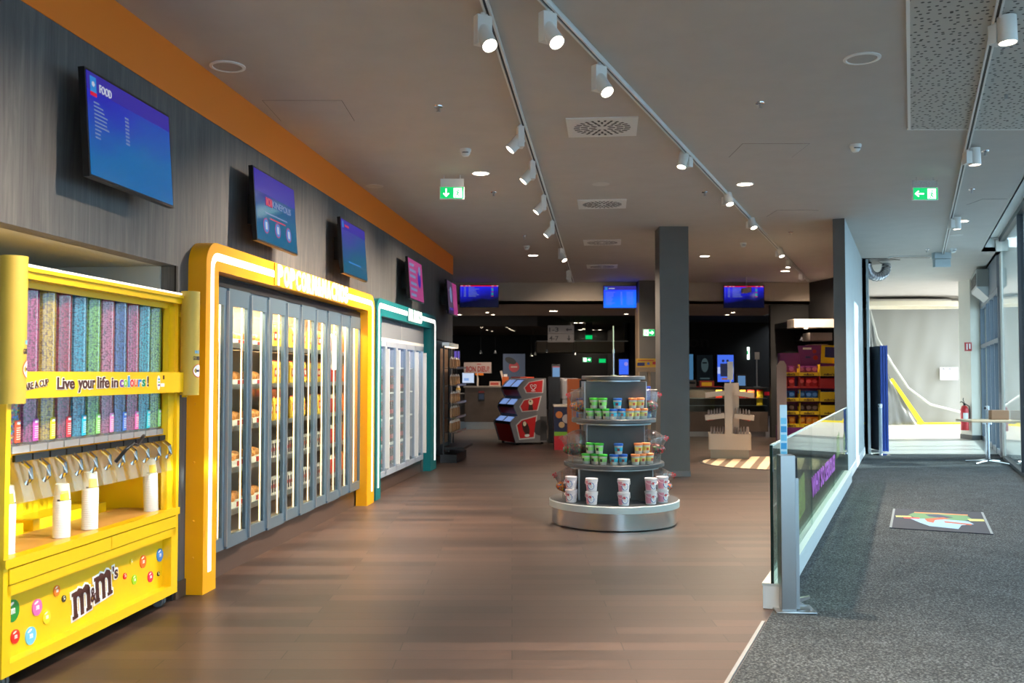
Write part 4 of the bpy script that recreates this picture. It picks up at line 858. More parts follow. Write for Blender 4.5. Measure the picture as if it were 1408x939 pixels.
for z, dx, ht, m1, m2 in ((.2455, .47, 0, mx2, mx2), (.62, .40, 0, mx1, mx1), (1.06, .33, 0, mx2, mx1)):
    lvn = {.2455: 'base', .62: 'lower shelf', 1.06: 'upper shelf'}[z]
    bigbag(DX - dx + .14, DY - .02, z + .155, 1, m1, 'clear bag of sweets, left side of the %s of the round display' % lvn, -1.3)
    bigbag(DX + dx - .14, DY - .02, z + .155, 1, m2, 'clear bag of sweets, right side of the %s of the round display' % lvn, 1.3)
for s, h in ((-1, .20), (1, .32)):
    q = B(); q.bbox(-.035, -.025, 0, .035, .025, h, .004); q.mat(1).box(-.03, -.026, .04, .03, -.0245, h - .05)
    tag(q.build('blue_carton', [mat('carton_blue', (30, 60, 160), .4), mat('carton_skyblue', (70, 120, 210), .4)], None, (DX + s * .345, DY + .02, 1.0595)), 'tall dark blue carton at the %s edge of the upper shelf' % ('left' if s < 0 else 'right'), 'carton')

# ================================================================== WHITE CONFECTIONERY TREE STAND + RUG
q = B(); q.lathe([(1.25, .001), (1.25, .006), (1.19, .008)], n=64, cap=False); q.mat(1).lathe([(1.19, .008), (.0001, .0085)], n=64, cap=False)
def rugm():
    m = mat('striped_cream_rug', (205, 180, 148), .8); n, l, p = nodes(m); wv = n.new('ShaderNodeTexWave'); l.new(coords(n, l, (1, 1, 1), 'Object', (0, 0, R(19))), wv.inputs[0]); wv.inputs['Scale'].default_value = 1.2; wv.inputs['Distortion'].default_value = .2
    l.new(ramp(n, l, wv.outputs[1], [(.3, (120, 98, 78)), (.5, (226, 200, 165))]), p.inputs['Base Color']); return m
tag(q.build('round_rug', [mat('dark_rug_edge', (40, 34, 32), .7), rugm()], None, (4.45, 15.85, 0)), 'round cream rug with brown diagonal stripes under the white sweets stand', 'rug')
SX, SY = 3.9, 16.75
bw = mat('stand_beige_white', (206, 192, 178), .5)
t = thing('confectionery_stand', 'white cross-armed confectionery stand with trays of packets, on the round rug', 'display stand', (SX, SY, .0095), R(-12))
q = B(); q.box(-.33, -.18, 0, .33, .3, .16); q.build('steel_plinth', mat('brushed_plinth', (150, 142, 132), .35, .7), t)
q = B(); q.box(-.37, -.22, .16, .37, .34, .19); 
for (a, b_, c_, d_) in ((-.37, -.22, .37, -.2), (-.37, .32, .37, .34), (-.37, -.22, -.35, .34), (.35, -.22, .37, .34)): q.box(a, b_, .19, c_, d_, .44)
q.build('base_bin', bw, t)
q = B(); q.box(-.08, -.26, .38, .05, -.2, 1.34); q.box(.05, -.06, .4, .17, .1, 1.34); q.box(-.08, -.2, .4, .05, .1, 1.3); q.build('column', bw, t)
q = B(); q.cyl(0.02, -.2, 1.34, 1.62, .012, 10); q.box(-.03, -.215, 1.4, .07, -.2, 1.72); q.build('sign_post', white, t)
for z in (.72, 1.12):
    for s in (-1, 1):
        q = B(); q.M = Matrix.Translation((s * .08, -.1, z)) @ Matrix.Rotation(s * R(7), 4, 'Y')
        q.box(0, -.16, 0, s * .34, .16, .012); q.box(0, -.16, .01, s * .34, -.15, .085); q.box(0, .15, .01, s * .34, .16, .085); q.box(s * .33, -.16, .01, s * .34, .16, .085); q.build('arm_tray', bw, t)
q = bag_mesh(.05, .17, .03, 0, 0, .1); q.mat(1).box(-.026, -.017, 0, .026, .017, .03)
pk = q.build('sweet_packet', [mat('silver_packet', (175, 160, 155), .35, .3), mat('packet_red', (190, 40, 35), .5)]); first = True
Mst = Matrix.Translation((SX, SY, .0095)) @ Matrix.Rotation(R(-12), 4, 'Z')
for z, xs, lb in ((.37, [-.31, -.26, -.21, -.16, -.11, .10, .15, .2, .25, .3, .34 - .02], 'in the base bin'), (.745, [-.36, -.31, -.26, -.21, -.16, .14, .19, .24, .29, .34], 'in the middle trays'), (1.142, [.12, .17, .22, .27, .32], 'in the top trays')):
    for x in xs:
        o = pk if first else pk.copy()
        if not first: C.objects.link(o)
        first = False; o.location = Mst @ Vector((x, -.12, z + (.0 if z < .5 else -.045 * abs(x) / .2))); o.rotation_euler = (0, 0, R(60) + random.uniform(-.3, .3)); o.scale = (1, 1, .55 if z > 1 else 1.15)
        tag(o, 'silver and red sweet packet standing %s of the white stand' % lb, 'sweet packet', 'packets %s' % lb)

# ================================================================== ICE CREAM FREEZER
t = thing('ice_cream_freezer', 'grey three-tier ice cream freezer with red side panels', 'freezer', (.06, 19.85, 0), R(24))
fg = mat('freezer_grey', (120, 118, 122), .4); FW = .92
prof = [(.02, .05), (-.10, .44), (-.09, .50), (.02, .60), (.08, .62), (.05, .66), (-.02, .80), (-.005, .86), (.10, .98), (.17, 1.0), (.14, 1.04), (.07, 1.18), (.09, 1.24), (.20, 1.36), (.32, 1.42), (.74, 1.42), (.76, .05)]
def face(q, pts, y0, y1): q.sheet(pts, y0, y1)
q = B(); 
for y0, y1 in ((0, .05), (FW - .05, FW)): q.sheet(prof, y0, y1)
q.sheet([(.06, .05), (.03, .40), (.10, .56), (.16, .95), (.26, 1.3), (.34, 1.40), (.74, 1.40), (.76, .05)], .05, FW - .05)
q.build('body', fg, t)
tiers = [((-.10, .44), (-.09, .50), (.04, .605), (.02, .05)), ((-.02, .80), (-.005, .86), (.12, .985), (.05, .66)), ((.07, 1.18), (.09, 1.24), (.26, 1.395), (.14, 1.04))]
for i, (lo, lip, topp, bot) in enumerate(tiers):
    q = B(); ins = .012
    q.sheet([(bot[0] + ins, bot[1]), (lo[0] + ins, lo[1]), (lo[0] + .05, lo[1]), (bot[0] + .06, bot[1])], .05, FW - .05)
    q.mat(1).sheet([(lo[0] + .005, lo[1]), (lip[0] + .003, lip[1]), (lip[0] + .03, lip[1]), (lo[0] + .03, lo[1])], .05, FW - .05); fp = q.build('tier_front', [redm if i == 0 else mat('deep_red', (140, 25, 35), .4), dark], t)
    q = B(); 
    for y0, y1 in ((.06, FW / 2 - .02), (FW / 2 + .02, FW - .06)): q.sheet([(lip[0] + .01, lip[1]), (topp[0], topp[1] - .01), (topp[0] + .02, topp[1] - .03), (lip[0] + .03, lip[1] - .02)], y0, y1)
    q.build('glass_lid', mat('freezer_lid_%d' % (i > 9), (120, 140, 175), .1, emit=(120, 150, 210), estr=.5), t)
    q = B(); q.sheet([(lip[0], lip[1]), (topp[0] - .005, topp[1] + .0), (topp[0] + .01, topp[1] - .02), (lip[0] + .02, lip[1] - .02)], FW / 2 - .02, FW / 2 + .02); q.build('lid_divider', fg, t)
panels = [[(.12, .14), (.05, .42), (.16, .52), (.50, .60), (.44, .16)], [(.18, .72), (.13, .82), (.22, .95), (.60, 1.02), (.52, .74)], [(.28, 1.12), (.23, 1.22), (.34, 1.33), (.66, 1.38), (.64, 1.12)]]
for i, P in enumerate(panels):
    cxp = sum(a for a, _ in P) / 5; czp = sum(b_ for _, b_ in P) / 5
    q = B(); q.mat(1).sheet([(cxp + (a - cxp) * 1.13, czp + (b_ - czp) * 1.14) for a, b_ in P], -.004, -.0005); q.mat(0).sheet(P, -.007, -.004)
    if i == 2:
        q.mat(2)
        for s in (-1, 1): q.tube([(cxp + s * .005, -.009, czp - .06), (cxp + s * .06, -.009, czp - .01), (cxp + s * .07, -.009, czp + .04), (cxp + s * .035, -.009, czp + .055), (cxp + s * .012, -.009, czp + .03), (cxp + s * .03, -.009, czp + .0)], .008, 6)
        q.box(cxp - .045, -.009, czp - .09, cxp + .045, -.007, czp - .075)
    elif i == 1:
        q.mat(3).sheet([(cxp - .02, .74), (cxp + .10, .74), (cxp + .08, .86), (cxp, .86)], -.009, -.007); q.mat(4).disc(cxp + .04, .91, .06, -.010, -.007, 14, rx=.055); q.mat(3).disc(cxp + .03, .93, .02, -.011, -.007, 8)
    else:
        q.mat(3).disc(cxp, .36, .16, -.010, -.007, 18, rx=.075, rot=.35); q.mat(4).disc(cxp - .03, .45, .05, -.0115, -.007, 12, rx=.04); q.mat(2).disc(cxp + .03, .2, .03, -.0105, -.007, 12, rx=.06)
    q.build('side_graphic', [mat('freezer_red', (205, 25, 30), .4), mat('pale_grey_line', (205, 200, 198), .5), wht, mat('chocolate', (60, 32, 26), .4), mat('cream_print', (230, 215, 180), .5)], t)
q = B(); q.disc(.60, .36, .17, -.006, .0, 24, rx=.17); q.box(.6, -.006, .08, .755, 0, .6); q.build('motor_grille', mat('grille_grey', (62, 62, 66), .5), t)
q = B(); q.bbox(.22, .2, 1.42, .55, .7, 1.45, .008); q.build('orange_pad', mat('coral', (235, 90, 60), .5), t)
for x, y in ((.1, .08), (.68, .08), (.1, FW - .08), (.68, FW - .08)):
    q = B(); q.cyl(x, y, 0, .055, .03, 12); q.build('foot', dark, t)
# black cabinet, kiosk terminals, second freezer, promo bin, orange post
t = thing('black_cabinet', 'tall black cabinet right beside the three-tier freezer', 'cabinet', (.95, 20.4, 0)); q = B(); q.box(-.14, 0, 0, .1, .6, 1.45); q.build('carcass', black, t); q = B(); q.box(-.145, -.01, .02, .09, 0, 1.44); q.build('side_panel', dark, t)
t = thing('order_terminal', 'upright self-service terminal with a small lit screen behind the black cabinet', 'terminal', (1.07, 22.6, 0)); q = B(); q.bbox(-.11, 0, 1.33, .11, .05, 1.75, .01); q.box(-.04, .03, 0, .04, .07, 1.4); q.box(-.2, -.1, 0, .2, .25, .02); q.build('stand', dark, t); q = B(); q.box(-.085, -.004, 1.38, .085, 0, 1.70); q.mat(1).box(-.085, -.006, 1.67, .085, -.003, 1.7); q.build('screen', [emi('terminal_blue', (90, 130, 175), .8), emi('terminal_red', (170, 60, 60), .6)], t)
t = thing('grey_freezer', 'second grey freezer with a red side panel, partly behind the orange post', 'freezer', (1.30, 21.3, 0), R(10)); q = B(); q.bbox(-.16, 0, .9, .26, .7, 1.42, .06); q.box(-.14, .02, 0, .24, .68, .92); q.build('body', fg, t); q = B(); q.sheet([(.06, .98), (.08, 1.3), (.25, 1.34), (.25, .95)], -.004, 0); q.mat(1).sheet([(.09, 1.02), (.1, 1.26), (.25, 1.3), (.25, .99)], -.007, -.004); q.build('side_graphic', [MATS['pale_grey_line'], MATS['freezer_red']], t)
t = thing('promotion_bin', 'floor bin printed with colourful shapes beside the black cabinet', 'display bin', (1.04, 18.6, 0)); q = B(); q.box(-.2, 0, 0, .2, .4, .86); q.mat(1).box(-.21, -.01, .86, .21, .41, .9); q.build('bin', [mat('navy_print', (30, 36, 66), .5), bw], t)
q = B()
for k, (x, z, r_, mi) in enumerate(((-.1, .7, .07, 0), (.05, .62, .09, 1), (.1, .78, .05, 2), (-.05, .5, .06, 3), (.12, .45, .05, 0))): q.mat(mi).disc(x, z, r_, -.004 - k * .0005, 0, 14)
q.mat(4).box(-.2, -.004, .28, .2, 0, .36); q.mat(5).box(-.2, -.004, 0, .2, 0, .28); q.build('printed_panel', [mat('print_orange', (190, 110, 50), .5), mat('print_grey', (160, 150, 150), .5), mat('print_brown', (110, 60, 40), .5), mat('print_tan', (180, 150, 110), .5), mat('print_lime', (120, 170, 50), .5), mat('print_crimson', (180, 30, 40), .5)], t)
q = B(); q.box(-.12, 0, 0, .12, .3, 1.42); q.mat(1).box(.09, -.005, .05, .12, 0, 1.4); tag(q.build('orange_post', [mat('burnt_orange', (190, 90, 30), .6), dark], None, (1.16, 17.3, 0)), 'tall burnt orange post directly behind the round sweets display', 'post')

# ================================================================== BALUSTRADE AND GATE POST
t = thing('glass_balustrade', 'clear glass balustrade on a white base with purple lettering', 'balustrade', G(6.0 * N2), TH2)
BL = (13.04 - 6.0) * N2
q = B(); q.box(-.0, -.05, 0.004, BL, .06, .15); q.mat(1).box(0, -.055, .148, BL, .065, .165); q.box(0.02, -.052, .01, BL, -.0501, .14); q.build('base_channel', [mat('white_base', (220, 222, 222)), mat('pale_aluminium', (196, 204, 204))], t)
q = B(); 
for k in range(3): q.box(.02 + k * (BL - .02) / 3, -.008, .165, .02 + (k + 1) * (BL - .02) / 3 - .006, .008, 1.04)
q.build('glass_panel', greenglass, t)
q = B(); q.box(.0, -.009, .165, .022, .009, 1.045); q.mat(1).box(.02, -.009, 1.04, BL, .009, 1.05); q.build('glass_edge', [mat('dark_green_edge', (10, 40, 38), .2), mat('bright_edge', (205, 228, 226), .2)], t)
q = B(); q.text('WHY SO SERIOUS?', 2.5, .40, 2.69, .19, -.010, .002, bold=.03)
ltr = q.build('window_lettering', mat('purple_vinyl', (165, 70, 175), .5), t)
for (x, z, w_, h_) in ((.45, .25, .5, .28), (1.35, .35, .6, .35), (4.9 + .6, .5, .5, .3), (6.6, .45, .5, .3)):
    q = B(); q.sheet([(x, z), (x + w_, z + .03), (x + w_ * .9, z + h_), (x + w_ * .1, z + h_ * .85)], -.0105, -.009); q.build('lime_decal', mat('lime_vinyl', (160, 175, 90), .6, alpha=.2), t)
t = thing('gate_post', 'brushed steel gate post bolted to the carpet in front of the glass', 'post', (1.76, 5.93, .004), R(-4))
q = B(); q.bbox(-.062, -.03, .012, .03, .09, .985, .003); q.build('square_tube', steel, t)
q = B(); q.bbox(.03, -.01, .02, .055, .06, .84, .003); q.mat(1).bbox(.01, .0, .84, .05, .05, .97, .004); q.build('hinge_bar', [alu, dark], t)
q = B(); q.bbox(-.1, -.06, 0, .15, .15, .012, .003); q.cyl(.12, .0, .012, .018, .008, 8); q.cyl(.12, .11, .012, .018, .008, 8); q.build('base_plate', steel, t)
q = B(); q.sheet([(.03, .05), (.12, .085), (.12, .1), (.03, .08)], .0, .03); q.sheet([(.03, .03), (.11, .03), (.05, .06)], .03, .05); q.build('foot_lever', steel, t)
q = B(); q.box(.0552, .01, .38, .056, .03, .48); q.cyl(.045, .0, .25, .255, .008, 8); q.build('warning_sticker', [redm], t)
t = thing('notice_strip', 'narrow pale blue notice board clipped upright on the glass end', 'sign', (1.79, 6.15, 0), R(-8)); q = B(); q.box(-.022, 0, .86, .022, .012, 1.30); q.build('board', mat('pale_blue_board', (190, 220, 235), .4), t)
q = B(); 
for k in range(6): q.mat(k % 2).box(-.018, -.002, .90 + k * .055, .018, 0, .94 + k * .055)
q.build('printed_lines', [mat('notice_blue', (50, 150, 205), .5), mat('notice_cyan', (110, 190, 225), .5)], t)

# ================================================================== RIGHT WALKWAY
t = thing('door_mat', 'rectangular dark mat with a colourful abstract print on the grey carpet', 'mat', (4.36, 9.62, .0045))
P0 = [(4.228, 10.389), (5.092, 10.118), (4.496, 8.752), (3.674, 9.121)]; Pm = [(x - 4.36, y - 9.62) for x, y in P0]
q = B(); q.prism(Pm[::-1], 0, .008); q.build('pile', mat('mat_navy', (40, 42, 52), .9), t)
def bil(u, v):
    a = [Pm[0][i] * (1 - u) + Pm[1][i] * u for i in (0, 1)]; b_ = [Pm[3][i] * (1 - u) + Pm[2][i] * u for i in (0, 1)]
    return (a[0] * (1 - v) + b_[0] * v, a[1] * (1 - v) + b_[1] * v)
q = B()
def blob(mi, uv, h): q.mat(mi).prism([bil(u, v) for u, v in uv][::-1], .008, h)
blob(0, [(.18, .3), (.25, .15), (.5, .12), (.8, .2), (.85, .38), (.75, .5), (.45, .55), (.25, .45)], .0085); blob(1, [(.2, .5), (.5, .45), (.8, .5), (.85, .62), (.72, .7), (.68, .88), (.4, .82), (.3, .68)], .0088)
blob(2, [(.04, .38), (.2, .36), (.22, .44), (.05, .46)], .0089); blob(2, [(.8, .38), (.97, .36), (.97, .46), (.82, .48)], .0089); blob(3, [(.35, .48), (.55, .36), (.62, .42), (.46, .52), (.44, .66), (.38, .62)], .0092); blob(4, [(.36, .25), (.5, .22), (.66, .34), (.56, .4), (.4, .34)], .0091)
blob(5, [(.24, .14), (.82, .16), (.82, .21), (.24, .19)], .0093); blob(3, [(.55, .55), (.83, .62), (.82, .68), (.56, .62)], .0091); blob(6, [(.12, .44), (.3, .44), (.3, .5), (.14, .5)], .009)
q.build('print', [mat('mat_green', (84, 120, 84), .9), mat('mat_sky', (125, 155, 180), .9), mat('mat_yellow', (165, 165, 100), .9), mat('mat_rust', (150, 82, 60), .9), mat('mat_dark', (50, 60, 80), .9), mat('mat_gold', (170, 115, 75), .9), mat('mat_red', (190, 60, 60), .9)], t)
q = B(); q.prism([bil(0, 0), bil(.025, 0), bil(.025, 1), bil(0, 1)][::-1], .008, .0095); q.prism([bil(.975, 0), bil(1, 0), bil(1, 1), bil(.975, 1)][::-1], .008, .0095); q.build('rubber_edge', mat('rubber_grey', (110, 118, 122), .7), t)
for k, (x, y) in enumerate(((7.12, 17.95),)):
    t = thing('display_panel', 'tall blue folded partition panel standing in the corridor entrance', 'partition', (x, y, .002), R(-3))
    q = B(); q.box(-.02, 0, .03, .12, .9, 2.05); q.build('panel_stack', mat('navy_fabric', (22, 50, 120), .7), t); q = B()
    for j in range(3): q.box(-.022 + j * .05, -.012, .02, .014 + j * .05, 0, 2.06)
    q.build('edge_profile', mat('blue_edge', (24, 62, 150), .5), t); q = B(); q.box(-.028, 0, .03, -.021, .9, 2.05); q.build('grey_side', mat('panel_side_grey', (64, 70, 80), .7), t)  # left side of the panel stack is dark grey
q = B(); q.bbox(-.03, 0, .01, .01, .95, 2.02, .004); tag(q.build('door_leaf', dark, None, (6.80, 17.75, .002), R(-20.7)), 'thin dark door leaf leaning at the end of the grey partition', 'door leaf')
def stanchion(x, y, label, h=.95):
    t = thing('stanchion', label, 'stanchion', (x, y, .004)); q = B(); q.lathe([(.17, 0), (.17, .012), (.1, .025), (.03, .03)], n=28); q.build('base', chrome, t)
    q = B(); q.cyl(0, 0, .03, h - .07, .03, 16); q.build('post', alu, t); q = B(); q.cyl(0, 0, h - .07, h, .034, 16); q.mat(1).box(-.05, -.02, h - .06, -.03, .02, h - .015); q.build('belt_cassette', [chrome, black], t)
stanchion(6.85, 17.35, 'chrome stanchion beside the blue partition panel', .95); stanchion(8.28, 16.25, 'stanchion behind the narrow table by the window', .95)
t = thing('standing_table', 'narrow light wood table on a chrome pedestal by the window', 'table', (8.02, 15.75, .004))
q = B(); q.bbox(-.40, -.28, .70, .45, .28, .735, .006); q.build('table_top', mat('birch_wood', (190, 165, 135), .5), t); q = B(); q.cyl(0, 0, .03, .70, .032, 16); q.cyl(0, 0, .66, .70, .07, 16); q.build('pedestal', chrome, t)
for k in range(4):
    a = R(35 + 90 * k); q = B(); q.tube([(0, 0, .045), (.2 * cos(a), .2 * sin(a), .035), (.38 * cos(a), .38 * sin(a), .016)], .016, 8); q.build('foot', chrome, t)
q = B(); q.bbox(-.15, -.05, 0, .15, .06, .16, .008); tag(q.build('wooden_box', mat('brown_box', (140, 105, 78), .6), None, (8.22, 15.75, .741)), 'small brown box on the narrow table', 'box')
t = thing('fire_extinguisher', 'red fire extinguisher hanging at the white corridor column', 'fire extinguisher', (10.43, 21.5, .22))
q = B(); q.lathe([(.085, 0), (.09, .02), (.09, .47), (.06, .55), (.03, .57)], n=24); q.build('cylinder', mat('extinguisher_red', (200, 25, 35), .3, coat=.4), t); q = B(); q.cyl(0, 0, .57, .62, .025, 12); q.tube([(0, 0, .6), (-.06, 0, .66), (-.1, 0, .64)], .012, 8); q.tube([(0, 0, .62), (-.03, 0, .70), (-.02, 0, .74)], .009, 8); q.build('valve', dark, t)
q = B(); q.tube([(.03, 0, .6), (.10, -.02, .55), (.105, -.03, .4), (.1, -.03, .2)], .012, 8); q.build('hose', black, t); q = B(); q.lathe([(.0908, .25), (.0908, .40)], n=12, a0=R(225), a1=R(300), cap=False); q.build('label', paper, t)
t = thing('fire_sign', 'small red and white fire sign projecting from the corridor column', 'sign', (10.50, 21.395, 2.14)); q = B(); q.box(-.1, -.02, -.1, .06, -.005, .1); q.build('plate', mat('sign_red', (175, 40, 40), .5), t); q = B(); q.box(-.06, -.023, -.07, -.035, -.02, .07); q.box(.0, -.023, -.05, .03, -.02, .07); q.build('pictogram', wht, t)
t = thing('access_reader', 'small grey door access reader on the cream pilaster by the window', 'switch', GV(WX, 16.62 * N2, -.0, 0), 0)
t.location = (8.86, 16.545, 1.1); q = B(); q.bbox(-.04, -.03, -.06, .04, 0, .06, .006); q.build('housing', alu, t); q = B(); q.disc(0, .01, .022, -.034, -.03, 16); q.build('button', dark, t)
# air curtain above the door
t = thing('air_curtain', 'boxy grey metal air unit above the side door', 'air unit', (9.95, 19.6, 3.06), TH2 - pi / 2)
q = B(); q.bbox(-.18, -.9, .22, .42, .9, .58, .01); q.mat(1).add([(-.18, -.9, .22), (.42, -.9, .22), (.42, .9, .22), (-.18, .9, .22), (.05, -.7, 0), (.42, -.7, 0), (.42, .7, 0), (.05, .7, 0)], [(0, 1, 5, 4), (1, 2, 6, 5), (2, 3, 7, 6), (3, 0, 4, 7), (4, 5, 6, 7)]); q.build('housing', [mat('galvanised', (170, 172, 168), .5, .4), alu], t)
q = B()
for k in range(5): q.box(-.19, -.8 + k * .34, .28, -.18, -.55 + k * .34, .5)
q.build('inlet_grille', dark, t)
t = thing('hanging_box_sign', 'pale grey blank box sign hanging above the walkway end', 'sign', (7.76, 16.7, 3.44)); q = B(); q.box(-.14, 0, 0, .14, .1, .14); q.build('lower_box', lightgrey, t); q = B(); q.box(-.15, -.01, .15, .15, .11, .26 - .0005); q.build('upper_box', lightgrey, t)
t = thing('linear_vent', 'black linear slot vent at the end of the walkway ceiling', 'air vent', (7.45, 17.3, ZC)); q = B(); q.box(-.4, -.12, -.02, .4, .12, -.0005); q.build('frame', white, t); q = B(); q.box(-.37, -.09, -.022, .37, -.02, -.02); q.box(-.37, .02, -.022, .37, .09, -.02); q.build('slot', black, t)
t = thing('ceiling_duct', 'silver flexible duct hanging from a dark opening in the corridor ceiling', 'duct', (6.98, 18.05, ZC))
q = B(); q.prism([(-.45, -.5), (.15, -.5), (.45, -.3), (.1, -.1), (.35, .3), (-.3, 1.2)], -.01, -.0005); q.build('dark_opening', black, t)
q = B(); pts = [(-.05 + .0 + .22 * (1 - cos(k * pi / 14)) * 1.1, .05 + .02 * k, -.02 - .26 * sin(k * pi / 14)) for k in range(15)]
vs = []; q.tube(pts, .085, 14)
for k, p in enumerate(pts[1:-1]): q.tube([Vector(p), Vector(p) + (Vector(pts[k + 2]) - Vector(pts[k])) * .12], .094, 14)
q.build('foil_hose', mat('foil', (200, 200, 205), .25, .9), t)
# ceiling rings
rg = paint('cream_ring', (226, 218, 196), 3, .6)
for (x, y, r_, z0, z1, sx), lb in zip(((11.3, 26.6, 2.1, 3.42, 3.55, .78), (14.2, 27.3, 3.4, 3.5, 3.62, .36)), ('left cream curved ceiling raft in the far corridor', 'right long cream curved ceiling raft in the far corridor')):
    q = B(); q.M = Matrix.Diagonal((1, sx * .5, 1, 1)); q.lathe([(r_ * .7, z0), (r_, z0), (r_, z1), (r_ * .7, z1), (r_ * .7, z0)], n=64, cap=False); q.mat(1).lathe([(r_ * .6, z1), (r_ * .6, z1 + .08)], n=40); q.M = Matrix.Identity(4)
    tag(q.build('ceiling_raft', [rg, cream], None, (x, y, 0)), lb, 'ceiling raft')
# plastic sheeting
def sheetmesh(P, Y, nx, nz, amp, seed, name, m, parent):
    q = B(); rnd = random.Random(seed); ph = [rnd.uniform(0, 6) for _ in range(6)]; vs = []
    for j in range(nz + 1):
        v = j / nz
        for i in range(nx + 1):
            u = i / nx; x = (P[0][0] * (1 - u) + P[1][0] * u) * (1 - v) + (P[3][0] * (1 - u) + P[2][0] * u) * v; z = (P[0][1] * (1 - u) + P[1][1] * u) * (1 - v) + (P[3][1] * (1 - u) + P[2][1] * u) * v
            f = sin(u * 22 + v * 5 + ph[0]) * .5 + sin(u * 41 - v * 9 + ph[1]) * .3 + sin(u * 13 + v * 14 + ph[2]) * .4
            vs.append((x, Y + amp * f * (1 - .4 * v), z))
    q.smooth = True; q.add(vs, [(j * (nx + 1) + i, j * (nx + 1) + i + 1, (j + 1) * (nx + 1) + i + 1, (j + 1) * (nx + 1) + i) for j in range(nz) for i in range(nx)])
    return q.build(name, m, parent)
t = thing('plastic_sheeting', 'translucent dust sheeting hung across the far corridor with yellow tape', 'plastic sheet', (0, 0, 0))
film = glass('dust_film', (196, 197, 191), fresnel=1.3, opacity=.5, rough=.25)
sheetmesh([(10.7, .01), (14.4, .01), (14.4, 3.69), (10.7, 3.69)], 28.3, 90, 30, .03, 3, 'main_sheet', film, t)
sheetmesh([(10.45, .01), (12.0, .02), (10.9, 1.9), (10.6, 3.5)], 27.6, 50, 30, .06, 5, 'side_sheet', glass('grey_film', (150, 155, 155), fresnel=1.4, opacity=.6, rough=.2), t)
q = B(); q.tube([(10.75, 28.0, 3.6), (10.95, 27.9, 2.6), (11.4, 27.9, 1.8), (11.9, 28.0, 1.1), (12.6, 28.1, .6), (13.6, 28.15, .35)], .035, 8); q.build('rolled_edge', mat('film_roll', (215, 218, 212), .3, alpha=.8), t)
q = B(); q.sheet([(11.16, 1.36), (11.24, 1.4), (12.18, .04), (12.02, .02)], 27.5, 27.52); q.box(10.6, 28.15, .003, 14.4, 28.2, .06); q.build('yellow_tape', mat('tape_yellow', (250, 220, 20), .5), t)
q = B(); q.box(12.95, 28.18, 1.34, 13.5, 28.19, 1.72); q.mat(1).box(13.02, 28.175, 1.66, 13.1, 28.18, 1.69); q.box(13.2, 28.175, 1.66, 13.28, 28.18, 1.69); q.build('paper_notice', [paper, mat('dark_ink', (70, 70, 90))], t)

# ================================================================== DEEP HALL
bsc = ('left', 'centre', 'right')
monitor((-.78, 22.02, 3.36), 0, 'far schedule screen at the left of the beige beam', 'schedule', 0, .93, .54)
monitor((2.56, 22.02, 3.34), 0, 'bright blue list screen partly behind the dark columns', 'tickets', 0, .80, .54)
monitor((5.50, 22.02, 3.345), 0, 'far schedule screen at the right of the beige beam', 'schedule', 0, .97, .54)
t = thing('projector_head', 'small white projector unit hanging in front of the right schedule screen', 'projector', (5.30, 21.0, 3.7)); q = B(); q.cyl(0, 0, -.25, 0, .012, 8); q.build('rod', white, t); q = B(); q.bbox(-.1, -.08, -.36, .03, .08, -.25, .01); q.box(.03, -.06, -.34, .1, .06, -.22); q.build('housing', mat('unit_grey', (185, 175, 165), .5), t)
warmdot = mat('distant_lamp', (255, 255, 255), emit=(255, 235, 205), estr=14)
def dot_px(px, py, z):
    T_ = math.atan(45.5 / 1280); c_, s_ = cos(T_), sin(T_); a, b_ = px - 704, 469.5 - py; d = (a, 1280 * c_ - b_ * s_, 1280 * s_ + b_ * c_); k = (z - 1.5) / d[2]; return d[0] * k, d[1] * k
for px, py, nm in ((632, 432.5, 'far left'), (670, 429.5, 'left, nearer the edge'), (678, 432.5, 'left, beside another'), (761, 427.5, 'large, centre'), (861, 431.5, 'right of the centre, under the blue screen'), (1000, 432.5, 'right, left of a pair'), (1008, 429.5, 'right, second of a pair'), (1078, 428.5, 'far right')):
    x, y = dot_px(px, py, 3.18); downlight(x, y, 'lit downlight under the beige beam, ' + nm, z=3.18, r=.06 if 'large' not in nm else .11, pw=90, emi_m=warmdot)
for px, py, z in ((662, 450, 2.94), (670, 453.5, 2.94), (676.5, 455, 2.94), (697, 450, 2.94), (700.5, 452, 2.94), (703.5, 453.5, 2.94), (706.5, 454.5, 2.94)):
    x, y = dot_px(px, py, z); downlight(x, y, 'tiny lit downlight in the lowered ceiling at the far left of the dark hall', z=z, r=.04, group='tiny downlights in the lowered ceiling', emi_m=warmdot, pw=15)
for px, py in ((791.5, 443.8), (799, 443.8), (803, 452), (805.5, 457.5), (808.5, 461.8), (798, 453.5), (800, 457.5), (801.5, 460.8), (813, 469)):
    x, y = dot_px(px, py, 3.4); downlight(x, min(y, 39.5), 'tiny lit downlight in the black ceiling right of the direction board', z=3.4, r=.08, group='tiny downlights right of the direction board', emi_m=warmdot, pw=14)
for px, py, d_ in ((661, 486, 30), (681, 486, 30), (730.5, 490, 30), (736, 488, 30), (752, 484.5, 30), (789, 485.5, 31), (792, 488, 31)):
    X = (px - 704) / 1280 * d_; z = 1.5 + (515 - py) / 1280 * d_; top = 2.94 if X < 1.1 else 3.4
    t = thing('pendant_lamp', 'small pendant lamp hanging in the dark hall', 'pendant lamp', (X, d_, z), 0, 'pendant lamps in the dark hall'); q = B(); q.cyl(0, 0, .1, top - z, .006, 6); q.build('cord', dark, t); q = B(); q.lathe([(.015, .1), (.05, 0)], n=14, cap=False); q.build('shade', steel, t); q = B(); q.lathe([(.0001, -.0), (.045, .005)], n=12, cap=False); q.build('bulb', warmdot, t)
exit_sign((2.66, 33.0, 2.10), .3, .15, 'right', True, 'distant small green exit sign left of the far column', hang=0)
